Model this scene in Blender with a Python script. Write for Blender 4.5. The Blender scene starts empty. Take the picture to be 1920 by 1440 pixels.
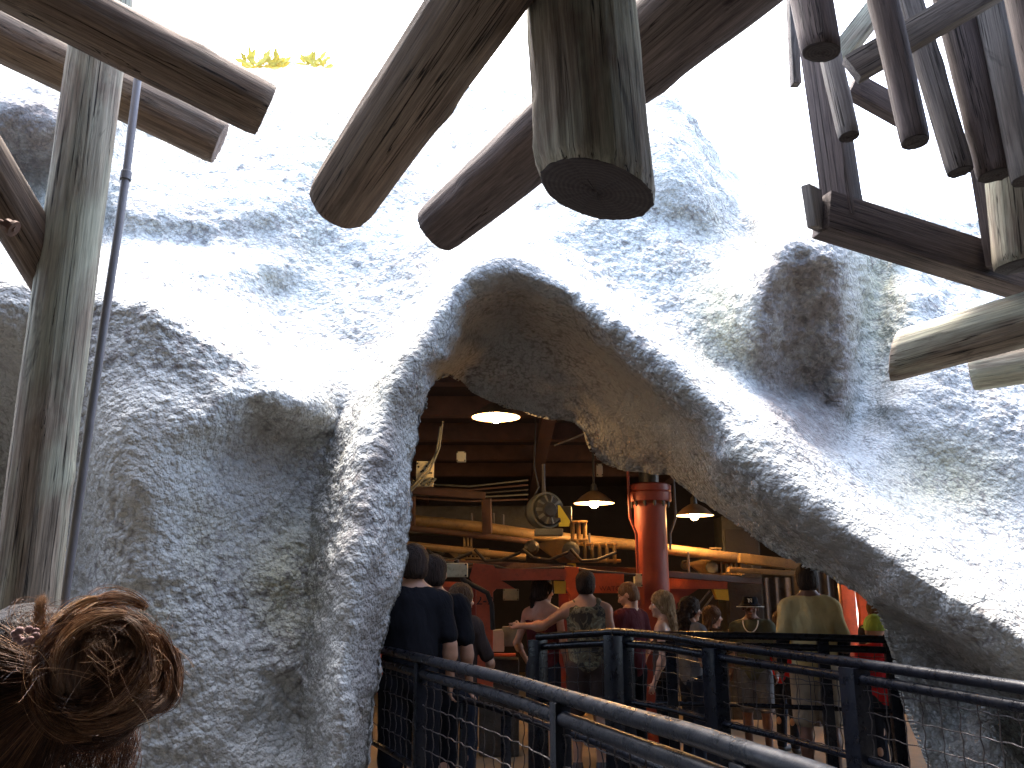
import bpy, bmesh, math, random
import numpy as np
from mathutils import Vector, Matrix, Quaternion

random.seed(7)
rng = np.random.default_rng(11)
scene = bpy.context.scene
R = math.radians
PI = math.pi

# ------------------------------------------------------------------ camera
PITCH = 13.9
F = 1600.0                      # focal length in photo pixels (1920 wide)
CAM = np.array([0.0, 0.0, 1.42])
cam_d = bpy.data.cameras.new('camera')
cam = bpy.data.objects.new('camera', cam_d)
scene.collection.objects.link(cam)
cam_d.sensor_width = 36.0
cam_d.lens = F / 1920 * 36
cam_d.clip_start = 0.02
cam_d.clip_end = 2000
cam.location = CAM
cam.rotation_euler = (R(90 + PITCH), 0, 0)
scene.camera = cam

# ------------------------------------------------------------------ light
SUN_EL, SUN_AZ = 66.0, -20.0    # azimuth measured from +Y towards +X
world = bpy.data.worlds.new('World')
scene.world = world
world.use_nodes = True
wn = world.node_tree
bg = wn.nodes['Background']
sky = wn.nodes.new('ShaderNodeTexSky')
sky.sky_type = 'NISHITA'
sky.sun_disc = False
sky.sun_elevation = R(SUN_EL)
sky.sun_rotation = R(SUN_AZ)
sky.air_density = 1.0
sky.dust_density = 4.5
sky.ozone_density = 1.0
wn.links.new(sky.outputs[0], bg.inputs[0])
bg.inputs[1].default_value = 0.15
sun_d = bpy.data.lights.new('sun', 'SUN')
sun_d.energy = 0.8
sun_d.angle = R(32)
sun_d.color = (1.0, 0.95, 0.86)
sun = bpy.data.objects.new('sun', sun_d)
scene.collection.objects.link(sun)
sd = Vector((math.sin(R(SUN_AZ)) * math.cos(R(SUN_EL)), math.cos(R(SUN_AZ)) * math.cos(R(SUN_EL)), math.sin(R(SUN_EL))))
sun.rotation_euler = sd.to_track_quat('Z', 'Y').to_euler()
sun.location = (0, 0, 30)
scene.view_settings.view_transform = 'Standard'
scene.view_settings.look = 'None'
scene.view_settings.exposure = 3.72
scene.view_settings.gamma = 1.0

# ------------------------------------------------------------------ helpers
FW = np.array([0, math.cos(R(PITCH)), math.sin(R(PITCH))])
UP = np.array([0, -math.sin(R(PITCH)), math.cos(R(PITCH))])

def P(px, py, D):
    """photo pixel + distance along the view axis -> world point"""
    px = np.asarray(px, float); py = np.asarray(py, float); D = np.asarray(D, float)
    x = (px - 960) / F; y = (720 - py) / F
    d = FW + np.stack([x, y * UP[1], y * UP[2]], -1)
    return CAM + d * D[..., None]

def V(px, py, D):
    return Vector(P(px, py, D))

def tag(o, label=None, cat=None, group=None, kind=None):
    if label: o['label'] = label
    if cat: o['category'] = cat
    if group: o['group'] = group
    if kind: o['kind'] = kind
    return o

def empty(name, loc=(0, 0, 0), rz=0, **kw):
    o = bpy.data.objects.new(name, None)
    o.empty_display_size = 0.1
    scene.collection.objects.link(o)
    o.location = loc
    o.rotation_euler = (0, 0, rz)
    return tag(o, **kw)

def link(name, me, m=None, parent=None, world_coords=True):
    """one mesh object; a child's vertices are given in world coordinates"""
    o = bpy.data.objects.new(name, me)
    scene.collection.objects.link(o)
    if m is not None:
        for mm in (m if isinstance(m, (list, tuple)) else [m]):
            me.materials.append(mm)
    if parent is not None:
        o.parent = parent
        if world_coords:
            o.matrix_parent_inverse = Matrix.LocRotScale(parent.location, parent.rotation_euler, parent.scale).inverted()
    return o

def np_mesh(name, v, f, smooth=True):
    me = bpy.data.meshes.new(name)
    v = np.asarray(v, np.float32); f = np.asarray(f, np.int32)
    n = f.shape[1]
    me.vertices.add(len(v)); me.vertices.foreach_set('co', v.ravel())
    me.loops.add(f.size); me.loops.foreach_set('vertex_index', f.ravel())
    me.polygons.add(len(f))
    me.polygons.foreach_set('loop_start', np.arange(len(f), dtype=np.int32) * n)
    me.polygons.foreach_set('loop_total', np.full(len(f), n, np.int32))
    me.polygons.foreach_set('use_smooth', np.full(len(f), smooth, bool))
    me.update(calc_edges=True)
    me.validate()
    return me

class MB:
    """collects shapes in world (or local) coordinates, then links them as ONE mesh object"""
    def __init__(s): s.bm = bmesh.new()
    def box(s, c, size, rot=None, bev=0.0):
        M = Matrix.Translation(c) @ (rot.to_matrix().to_4x4() if rot else Matrix()) @ Matrix.Diagonal((*size, 1))
        r = bmesh.ops.create_cube(s.bm, size=1, matrix=M)
        if bev:
            es = list({e for v in r['verts'] for e in v.link_edges})
            bmesh.ops.bevel(s.bm, geom=es, offset=bev, segments=2, affect='EDGES', profile=.6)
        return s
    def beam(s, a, b, w, h, bev=0.004, roll=0.0):
        a = Vector(a); b = Vector(b); d = b - a
        q = d.to_track_quat('Y', 'Z')
        if roll: q = q @ Quaternion((0, 1, 0), roll)
        return s.box((a + b) / 2, (w, d.length, h), q, bev)
    def cyl(s, a, b, ra, rb=None, n=16, cap=True):
        a = Vector(a); b = Vector(b); d = b - a
        rb = ra if rb is None else rb
        M = Matrix.Translation((a + b) / 2) @ d.to_track_quat('Z', 'Y').to_matrix().to_4x4()
        bmesh.ops.create_cone(s.bm, cap_ends=cap, segments=n, radius1=ra, radius2=rb, depth=d.length, matrix=M)
        return s
    def sphere(s, c, r, n=12, sc=(1, 1, 1)):
        M = Matrix.Translation(c) @ Matrix.Diagonal((sc[0] * r, sc[1] * r, sc[2] * r, 1))
        bmesh.ops.create_uvsphere(s.bm, u_segments=n * 2, v_segments=n, radius=1, matrix=M)
        return s
    def tube(s, pts, r, n=8, cap=True):
        pts = [Vector(p) for p in pts]
        rings = []
        up = None
        for i, p in enumerate(pts):
            t = (pts[min(i + 1, len(pts) - 1)] - pts[max(i - 1, 0)]).normalized()
            if up is None:
                up = t.orthogonal().normalized()
            up = (up - t * up.dot(t)).normalized()
            sd_ = t.cross(up)
            rr = r[i] if isinstance(r, (list, tuple)) else r
            rings.append([s.bm.verts.new(p + (up * math.cos(2 * PI * k / n) + sd_ * math.sin(2 * PI * k / n)) * rr) for k in range(n)])
        for a, b in zip(rings, rings[1:]):
            for k in range(n):
                s.bm.faces.new((a[k], a[(k + 1) % n], b[(k + 1) % n], b[k]))
        if cap:
            s.bm.faces.new(rings[0][::-1]); s.bm.faces.new(rings[-1])
        return s
    def lathe(s, prof, c=(0, 0, 0), n=32, rot=None):
        c = Vector(c)
        rings = []
        for (r, z) in prof:
            ring = []
            for k in range(n):
                p = Vector((r * math.cos(2 * PI * k / n), r * math.sin(2 * PI * k / n), z))
                if rot: p = rot @ p
                ring.append(s.bm.verts.new(c + p))
            rings.append(ring)
        for a, b in zip(rings, rings[1:]):
            for k in range(n):
                s.bm.faces.new((a[k], a[(k + 1) % n], b[(k + 1) % n], b[k]))
        return s
    def prism(s, poly, nvec):
        """extrude a planar polygon (world points) along nvec"""
        a = [s.bm.verts.new(Vector(p)) for p in poly]
        b = [s.bm.verts.new(Vector(p) + Vector(nvec)) for p in poly]
        s.bm.faces.new(a); s.bm.faces.new(b[::-1])
        for i in range(len(a)):
            j = (i + 1) % len(a)
            s.bm.faces.new((a[i], b[i], b[j], a[j]))
        return s
    def build(s, name, m, parent=None, smooth=None, world_coords=True):
        bmesh.ops.recalc_face_normals(s.bm, faces=s.bm.faces[:])
        me = bpy.data.meshes.new(name)
        s.bm.to_mesh(me); s.bm.free()
        o = link(name, me, m, parent, world_coords)
        if smooth is None or smooth:
            me.polygons.foreach_set('use_smooth', np.ones(len(me.polygons), bool))
            try:
                me.set_sharp_from_angle(angle=R(38))
            except Exception:
                pass
        return o

# ------------------------------------------------------------------ materials
def new_mat(name):
    m = bpy.data.materials.new(name); m.use_nodes = True
    nt = m.node_tree
    return m, nt, nt.nodes['Principled BSDF']

def N(nt, typ, **kw):
    n = nt.nodes.new(typ)
    for k, v in kw.items():
        if k.startswith('i_'):
            n.inputs[k[2:].replace('_', ' ')].default_value = v
        else:
            setattr(n, k, v)
    return n

def ramp(nt, src, stops, mode='LINEAR'):
    r = nt.nodes.new('ShaderNodeValToRGB')
    r.color_ramp.interpolation = mode
    el = r.color_ramp.elements
    while len(el) < len(stops): el.new(0.5)
    for e, (p, c) in zip(el, stops):
        e.position = p
        e.color = (*c, 1) if len(c) == 3 else c
    nt.links.new(src, r.inputs[0])
    return r.outputs[0]

def mixc(nt, fac, a, b, mode='MIX'):
    n = nt.nodes.new('ShaderNodeMix'); n.data_type = 'RGBA'; n.blend_type = mode
    for s_, v in ((n.inputs[0], fac), (n.inputs[6], a), (n.inputs[7], b)):
        if isinstance(v, (int, float)): s_.default_value = v
        elif isinstance(v, tuple): s_.default_value = (*v, 1)
        else: nt.links.new(v, s_)
    return n.outputs[2]

def coords(nt, scale=(1, 1, 1), kind='Object', loc=(0, 0, 0)):
    tc = nt.nodes.new('ShaderNodeTexCoord')
    mp = nt.nodes.new('ShaderNodeMapping')
    mp.inputs['Scale'].default_value = scale
    mp.inputs['Location'].default_value = loc
    nt.links.new(tc.outputs[kind], mp.inputs[0])
    return mp.outputs[0]

def noise(nt, vec, scale, detail=4, rough=0.6, dist=0):
    n = nt.nodes.new('ShaderNodeTexNoise')
    n.inputs['Scale'].default_value = scale; n.inputs['Detail'].default_value = detail
    n.inputs['Roughness'].default_value = rough; n.inputs['Distortion'].default_value = dist
    nt.links.new(vec, n.inputs['Vector'])
    return n.outputs['Fac']

def bump(nt, bsdf, h, dist, strength=1.0, prev=None):
    b = nt.nodes.new('ShaderNodeBump')
    b.inputs['Distance'].default_value = dist; b.inputs['Strength'].default_value = strength
    nt.links.new(h, b.inputs['Height'])
    if prev is not None: nt.links.new(prev, b.inputs['Normal'])
    nt.links.new(b.outputs[0], bsdf.inputs['Normal'])
    return b.outputs[0]

def paint(name, col, rough=0.5, metal=0.0, var=0.25, scale=9.0, bmp=0.0015, bscale=120, dirt=None):
    m, nt, b = new_mat(name)
    v = coords(nt)
    n1 = noise(nt, v, scale, 5, 0.65)
    lo = tuple(c * (1 - var) for c in col); hi = tuple(min(1, c * (1 + var)) for c in col)
    c = ramp(nt, n1, [(0.3, lo), (0.7, hi)])
    if dirt:
        n3 = noise(nt, v, scale * 2.7, 6, 0.75)
        c = mixc(nt, ramp(nt, n3, [(0.52, (0, 0, 0)), (0.68, (1, 1, 1))]), c, dirt)
    nt.links.new(c, b.inputs['Base Color'])
    b.inputs['Metallic'].default_value = metal
    n2 = noise(nt, v, bscale, 3, 0.6)
    nt.links.new(ramp(nt, n1, [(0.3, (max(rough - .1, .05),) * 3), (0.7, (min(rough + .12, 1),) * 3)]), b.inputs['Roughness'])
    if bmp: bump(nt, b, n2, bmp)
    return m

def rock_mat():
    m, nt, b = new_mat('rock_plaster')
    v = coords(nt)
    mid = noise(nt, v, 1.3, 5, 0.65, 0.3)
    fine = noise(nt, v, 30, 4, 0.65)
    c = ramp(nt, mid, [(0.30, (0.325, 0.325, 0.300)), (0.50, (0.365, 0.372, 0.345)), (0.72, (0.41, 0.42, 0.39))])
    # warm brown and yellow-green stains with a shape of their own
    st = noise(nt, coords(nt, (1, 1, .55), loc=(3, 1, 7)), 1.15, 5, 0.7, 0.6)
    c = mixc(nt, ramp(nt, st, [(0.56, (0, 0, 0)), (0.72, (.25, .25, .25))]), c, (0.25, 0.20, 0.16))
    st2 = noise(nt, coords(nt, (1, 1, .8), loc=(9, 4, 2)), 0.9, 4, 0.65, 0.5)
    c = mixc(nt, ramp(nt, st2, [(0.57, (0, 0, 0)), (0.70, (.4, .4, .4))]), c, (0.34, 0.33, 0.24))
    for att, col_ in (('brown_stain_shade', (0.125, 0.098, 0.085)), ('yellow_stain', (0.36, 0.33, 0.17))):  # brown mask holds stain and the knobs' painted shade
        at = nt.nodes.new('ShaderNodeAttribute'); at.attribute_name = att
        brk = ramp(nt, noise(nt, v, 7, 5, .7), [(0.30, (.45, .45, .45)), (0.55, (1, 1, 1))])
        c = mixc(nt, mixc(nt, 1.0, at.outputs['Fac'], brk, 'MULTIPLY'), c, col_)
    # grit: tiny dark and light grains
    gr = noise(nt, v, 75, 4, 0.75)
    c = mixc(nt, ramp(nt, gr, [(0.34, (.5, .5, .5)), (0.45, (0, 0, 0))]), c, (0.17, 0.165, 0.16))
    b.inputs['Roughness'].default_value = 0.92
    b.inputs['Specular IOR Level'].default_value = 0.15
    def vor(scale, warp, raw=False):
        vo = nt.nodes.new('ShaderNodeTexVoronoi'); vo.inputs['Scale'].default_value = scale
        wv = nt.nodes.new('ShaderNodeVectorMath'); wv.operation = 'ADD'
        nz = nt.nodes.new('ShaderNodeTexNoise'); nz.inputs['Scale'].default_value = scale * .6
        nt.links.new(v, nz.inputs['Vector'])
        sc = nt.nodes.new('ShaderNodeVectorMath'); sc.operation = 'SCALE'; sc.inputs[3].default_value = warp
        nt.links.new(nz.outputs['Color'], sc.inputs[0])
        nt.links.new(v, wv.inputs[0]); nt.links.new(sc.outputs[0], wv.inputs[1])
        nt.links.new(wv.outputs[0], vo.inputs['Vector'])
        iv = nt.nodes.new('ShaderNodeMath'); iv.operation = 'MULTIPLY'; iv.inputs[1].default_value = -1
        nt.links.new(vo.outputs['Distance'], iv.inputs[0])
        return vo.outputs['Distance'] if raw else iv.outputs[0]
    # dirt lodged in the pores between the plaster grains
    pm = ramp(nt, noise(nt, v, 1.7, 4, .6, .3), [(0.36, (.08, .08, .08)), (0.62, (.62, .62, .62))])
    por = ramp(nt, vor(38, .008, True), [(0.50, (0, 0, 0)), (0.78, (1, 1, 1))])
    c = mixc(nt, mixc(nt, 1.0, por, pm, 'MULTIPLY'), c, (0.10, 0.09, 0.085))
    por2 = ramp(nt, vor(21, .016, True), [(0.62, (0, 0, 0)), (0.80, (1, 1, 1))])
    c = mixc(nt, mixc(nt, 1.0, por2, pm, 'MULTIPLY'), c, (0.11, 0.095, 0.09))
    nt.links.new(c, b.inputs['Base Color'])
    b1 = bump(nt, b, vor(38, .008), 0.022, 0.6)
    b2 = bump(nt, b, vor(85, .004), 0.010, 0.6, b1)
    bump(nt, b, fine, 0.010, 0.6, b2)
    return m

def wood_mat(name, dark, light, green, gfac=0.5, seed=0.0):
    """weathered pole: grain runs along local Z"""
    m, nt, b = new_mat(name)
    oi = nt.nodes.new('ShaderNodeObjectInfo')
    def gc(scale):
        tc = nt.nodes.new('ShaderNodeTexCoord')
        ad = nt.nodes.new('ShaderNodeVectorMath'); ad.operation = 'ADD'
        sc_ = nt.nodes.new('ShaderNodeVectorMath'); sc_.operation = 'SCALE'
        cb = nt.nodes.new('ShaderNodeCombineXYZ')
        for i in range(3): nt.links.new(oi.outputs['Random'], cb.inputs[i])
        nt.links.new(cb.outputs[0], sc_.inputs[0]); sc_.inputs[3].default_value = 37.0
        nt.links.new(tc.outputs['Object'], ad.inputs[0]); nt.links.new(sc_.outputs[0], ad.inputs[1])
        mp = nt.nodes.new('ShaderNodeMapping'); mp.inputs['Scale'].default_value = scale
        nt.links.new(ad.outputs[0], mp.inputs[0])
        return mp.outputs[0]
    g = noise(nt, gc((1, 1, 0.045)), 55, 6, 0.7, 0.25)
    g2 = noise(nt, gc((1, 1, 0.03)), 170, 4, 0.7)
    blot = noise(nt, gc((1, 1, 0.35)), 5, 4, 0.6, 0.6)
    c = ramp(nt, g, [(0.3, dark), (0.62, light)])
    c = mixc(nt, ramp(nt, blot, [(0.42, (0, 0, 0)), (0.62, (gfac,) * 3)]), c, green)
    bl2 = noise(nt, gc((1, 1, 0.22)), 7, 5, 0.7, 1.2)
    c = mixc(nt, ramp(nt, bl2, [(0.58, (0, 0, 0)), (0.68, (.75, .75, .75))]), c, tuple(x * .45 for x in dark))
    cr = noise(nt, gc((1, 1, 0.012)), 42, 3, 0.5, 0.1)
    crk = ramp(nt, cr, [(0.490, (0, 0, 0)), (0.497, (1, 1, 1)), (0.503, (1, 1, 1)), (0.510, (0, 0, 0))])
    crm = mixc(nt, 1.0, crk, ramp(nt, noise(nt, gc((1, 1, .2)), 6, 3, .5), [(0.42, (0, 0, 0)), (0.5, (1, 1, 1))]), 'MULTIPLY')
    c = mixc(nt, crm, c, (0.02, 0.016, 0.013))
    c = mixc(nt, 0.6, c, ramp(nt, g2, [(0.35, (.3, .3, .3)), (0.65, (1, 1, 1))]), 'MULTIPLY')
    nt.links.new(c, b.inputs['Base Color'])
    b.inputs['Roughness'].default_value = 0.82
    b.inputs['Specular IOR Level'].default_value = 0.2
    b1 = bump(nt, b, g, 0.006, 0.8)
    b2 = bump(nt, b, g2, 0.002, 0.8, b1)
    inv = nt.nodes.new('ShaderNodeInvert'); nt.links.new(crm, inv.inputs[1])
    bump(nt, b, inv.outputs[0], 0.012, 1.0, b2)
    return m

def endgrain_mat(name, dark, light):
    m, nt, b = new_mat(name)
    tc = nt.nodes.new('ShaderNodeTexCoord')
    mp = nt.nodes.new('ShaderNodeMapping'); mp.inputs['Scale'].default_value = (1, 1, 0.0)
    nt.links.new(tc.outputs['Object'], mp.inputs[0])
    w = nt.nodes.new('ShaderNodeTexWave'); w.wave_type = 'RINGS'; w.rings_direction = 'SPHERICAL'
    w.inputs['Scale'].default_value = 28; w.inputs['Distortion'].default_value = 1.5; w.inputs['Detail'].default_value = 3
    nt.links.new(mp.outputs[0], w.inputs[0])
    n = noise(nt, mp.outputs[0], 30, 5, .7)
    c = mixc(nt, ramp(nt, w.outputs['Fac'], [(0, (0, 0, 0)), (1, (1, 1, 1))]), dark, light)
    c = mixc(nt, .5, c, ramp(nt, n, [(0.3, (.4, .4, .4)), (0.7, (1, 1, 1))]), 'MULTIPLY')
    nt.links.new(c, b.inputs['Base Color'])
    b.inputs['Roughness'].default_value = .9
    bump(nt, b, n, .004)
    return m

def emit_mat(name, col, strength):
    m, nt, b = new_mat(name)
    b.inputs['Base Color'].default_value = (*col, 1)
    b.inputs['Emission Color'].default_value = (*col, 1)
    b.inputs['Emission Strength'].default_value = strength
    return m

def cloth(name, col, var=0.2, bmp=0.004):
    m, nt, b = new_mat(name)
    v = coords(nt)
    n1 = noise(nt, v, 6, 4, 0.6)
    c = ramp(nt, n1, [(0.3, tuple(x * (1 - var) for x in col)), (0.7, tuple(x * (1 + var) for x in col))])
    nt.links.new(c, b.inputs['Base Color'])
    b.inputs['Roughness'].default_value = 0.9
    b.inputs['Specular IOR Level'].default_value = 0.15
    b1 = bump(nt, b, noise(nt, coords(nt, (1, 1, .5)), 9, 3, .5, 1.5), 0.02, .7)
    bump(nt, b, noise(nt, v, 300, 2, .5), .001, .6, b1)
    return m

def skin(name, col):
    m, nt, b = new_mat(name)
    v = coords(nt)
    c = ramp(nt, noise(nt, v, 14, 4, .6), [(0.3, tuple(x * .85 for x in col)), (0.7, tuple(min(1, x * 1.1) for x in col))])
    nt.links.new(c, b.inputs['Base Color'])
    b.inputs['Roughness'].default_value = 0.5
    b.inputs['Subsurface Weight'].default_value = 0.08
    b.inputs['Subsurface Radius'].default_value = (.02, .008, .004)
    bump(nt, b, noise(nt, v, 160, 3, .6), .0008, .6)
    return m

def hairmat(name, dark, light, rough=.62):
    m, nt, b = new_mat(name)
    v = coords(nt, (1, 1, .12))
    n1 = noise(nt, v, 90, 4, 0.7, .6)
    c = ramp(nt, n1, [(0.32, dark), (0.68, light)])
    nt.links.new(c, b.inputs['Base Color'])
    b.inputs['Roughness'].default_value = rough
    b.inputs['Specular IOR Level'].default_value = .12
    bump(nt, b, n1, .012, 1)
    return m

ROCK = rock_mat()
WOOD = wood_mat('weathered_pole_brown', (0.058, 0.042, 0.033), (0.20, 0.145, 0.105), (0.24, 0.205, 0.155), .35)
WOODG = wood_mat('weathered_pole_green', (0.075, 0.058, 0.042), (0.29, 0.24, 0.18), (0.38, 0.40, 0.30), .7)
WOODD = wood_mat('weathered_timber_dark', (0.040, 0.031, 0.030), (0.125, 0.098, 0.088), (0.14, 0.12, 0.115), .3)
WOODGREY = wood_mat('weathered_timber_grey', (0.06, 0.052, 0.048), (0.19, 0.165, 0.145), (0.20, 0.19, 0.17), .5)
ENDG = endgrain_mat('pole_end_grain', (0.018, 0.014, 0.014), (0.036, 0.028, 0.026))
ENDL = endgrain_mat('pole_end_light', (0.10, 0.07, 0.055), (0.22, 0.16, 0.12))
STEEL_BLACK = paint('black_rail_paint', (0.004, 0.005, 0.008), 0.30, 0.0, .3, 20, .0012, 60, dirt=(.012, .012, .013))
STEEL_BLACK.node_tree.nodes['Principled BSDF'].inputs['Coat Weight'].default_value = .07
STEEL_BLACK.node_tree.nodes['Principled BSDF'].inputs['Specular IOR Level'].default_value = .18
STEEL_BLACK.node_tree.nodes['Principled BSDF'].inputs['Coat Roughness'].default_value = .18
WIRE = paint('black_wire', (0.05, 0.045, 0.045), 0.35, .5, .3, 30, 0)
GALV = paint('galvanised_conduit', (0.105, 0.10, 0.105), 0.6, .3, .2, 14, .0006)
RUST = paint('rusty_bolt', (0.10, 0.055, 0.035), 0.7, .5, .4, 40, .002)
CONC = paint('pale_concrete', (0.23, 0.175, 0.105), 0.85, 0, .22, 2.2, .003, 40, dirt=(.2, .16, .12))
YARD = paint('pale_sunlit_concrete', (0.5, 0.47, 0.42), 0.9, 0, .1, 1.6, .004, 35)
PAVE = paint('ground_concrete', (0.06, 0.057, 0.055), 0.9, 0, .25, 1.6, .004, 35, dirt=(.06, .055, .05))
CEIL = paint('dark_ceiling_boards', (0.035, 0.022, 0.018), 0.85, 0, .35, 3, .004, 30)
RAFT = paint('dark_red_brown_rafter', (0.10, 0.055, 0.040), 0.75, 0, .35, 5, .003, 40)
DARKW = paint('dark_wall', (0.035, 0.030, 0.030), 0.9, 0, .3, 3, .004, 30)
CORR = paint('corrugated_tin', (0.12, 0.10, 0.09), 0.6, .3, .35, 4, .002, 50, dirt=(.07, .045, .03))
ORANGE = paint('orange_red_paint', (0.50, 0.10, 0.045), 0.5, 0, .15, 6, .0012, 70, dirt=(.35, .08, .04))
REDP = paint('column_red_paint', (0.26, 0.05, 0.034), 0.52, 0, .15, 6, .001, 60, dirt=(.25, .05, .035))
TAN = paint('tan_machine_paint', (0.25, 0.165, 0.07), 0.5, 0, .2, 8, .0015, 60, dirt=(.16, .10, .05))
YEL = paint('yellow_paint', (0.75, 0.50, 0.05), 0.5, 0, .12, 9, .001, 60)
YELG = paint('bright_yellow_bracket', (0.72, 0.66, 0.07), 0.5, 0, .1, 9, .001, 60)
CREAM = paint('cream_enamel', (0.55, 0.52, 0.36), 0.5, 0, .1, 10, .001, 60, dirt=(.3, .27, .18))
PGREY = paint('pale_grey_enamel', (0.42, 0.44, 0.38), 0.5, 0, .1, 10, .001, 60)
MACH = paint('dark_machine', (0.06, 0.058, 0.052), 0.45, .3, .35, 12, .002, 60)
MACHG = paint('grey_green_machine', (0.13, 0.14, 0.12), 0.5, .1, .25, 12, .002, 60)
BLK = paint('black_rubber', (0.02, 0.018, 0.018), 0.6, 0, .2, 12, .001, 80)
SHADE = paint('lamp_shade_enamel', (0.30, 0.19, 0.11), 0.4, .2, .2, 15, .0008, 60)
SHADEIN = emit_mat('lit_lamp_reflector', (1.0, 0.72, 0.38), 0.35)
BULB = emit_mat('lit_bulb', (1.0, 0.66, 0.30), 8)
INK = paint('black_stencil_ink', (0.03, 0.02, 0.02), 0.7, 0, .2, 30, 0)
INKR = paint('dark_red_stencil_ink', (0.16, 0.03, 0.02), 0.7, 0, .2, 30, 0)
WHITE = paint('white_stitching', (0.80, 0.78, 0.70), 0.7, 0, .05, 30, 0)
GRASSY = paint('dry_yellow_leaves', (0.45, 0.36, 0.05), 0.7, 0, .3, 20, 0)

# ------------------------------------------------------------------ numeric noise
def _hash(ix, iy, iz, s):
    h = (ix.astype(np.int64) * 374761393 + iy.astype(np.int64) * 668265263 + iz.astype(np.int64) * 2147483647 + s * 974711) & 0xffffffff
    h = ((h ^ (h >> 13)) * 1274126177) & 0xffffffff
    h = ((h ^ (h >> 16)) * 2246822519) & 0xffffffff
    return ((h ^ (h >> 15)) & 0xffffff).astype(np.float32) / 16777215.0

def vnoise(p, s=0):
    i = np.floor(p).astype(np.int64); f = (p - i).astype(np.float32)
    f = f * f * f * (f * (f * 6 - 15) + 10)
    x, y, z = i[:, 0], i[:, 1], i[:, 2]
    out = 0
    for dx in (0, 1):
        wx = f[:, 0] if dx else 1 - f[:, 0]
        for dy in (0, 1):
            wy = f[:, 1] if dy else 1 - f[:, 1]
            for dz in (0, 1):
                wz = f[:, 2] if dz else 1 - f[:, 2]
                out = out + _hash(x + dx, y + dy, z + dz, s) * wx * wy * wz
    return out * 2 - 1

def fbm(p, oct=4, s=0, gain=.5):
    o = 0; a = 1; t = 0
    for k in range(oct):
        o = o + a * vnoise(p * (2.03 ** k) + 17.3 * k, s + k); t += a; a *= gain
    return o / t

def worley(p, s=0):
    i = np.floor(p).astype(np.int64); best = np.full(len(p), 9.0, np.float32)
    for dx in (-1, 0, 1):
        for dy in (-1, 0, 1):
            for dz in (-1, 0, 1):
                c = i + np.array([dx, dy, dz])
                q = np.stack([_hash(c[:, 0], c[:, 1], c[:, 2], s + k) for k in (1, 2, 3)], -1) + c
                d = ((q - p) ** 2).sum(1)
                best = np.minimum(best, d)
    return np.sqrt(best)

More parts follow.
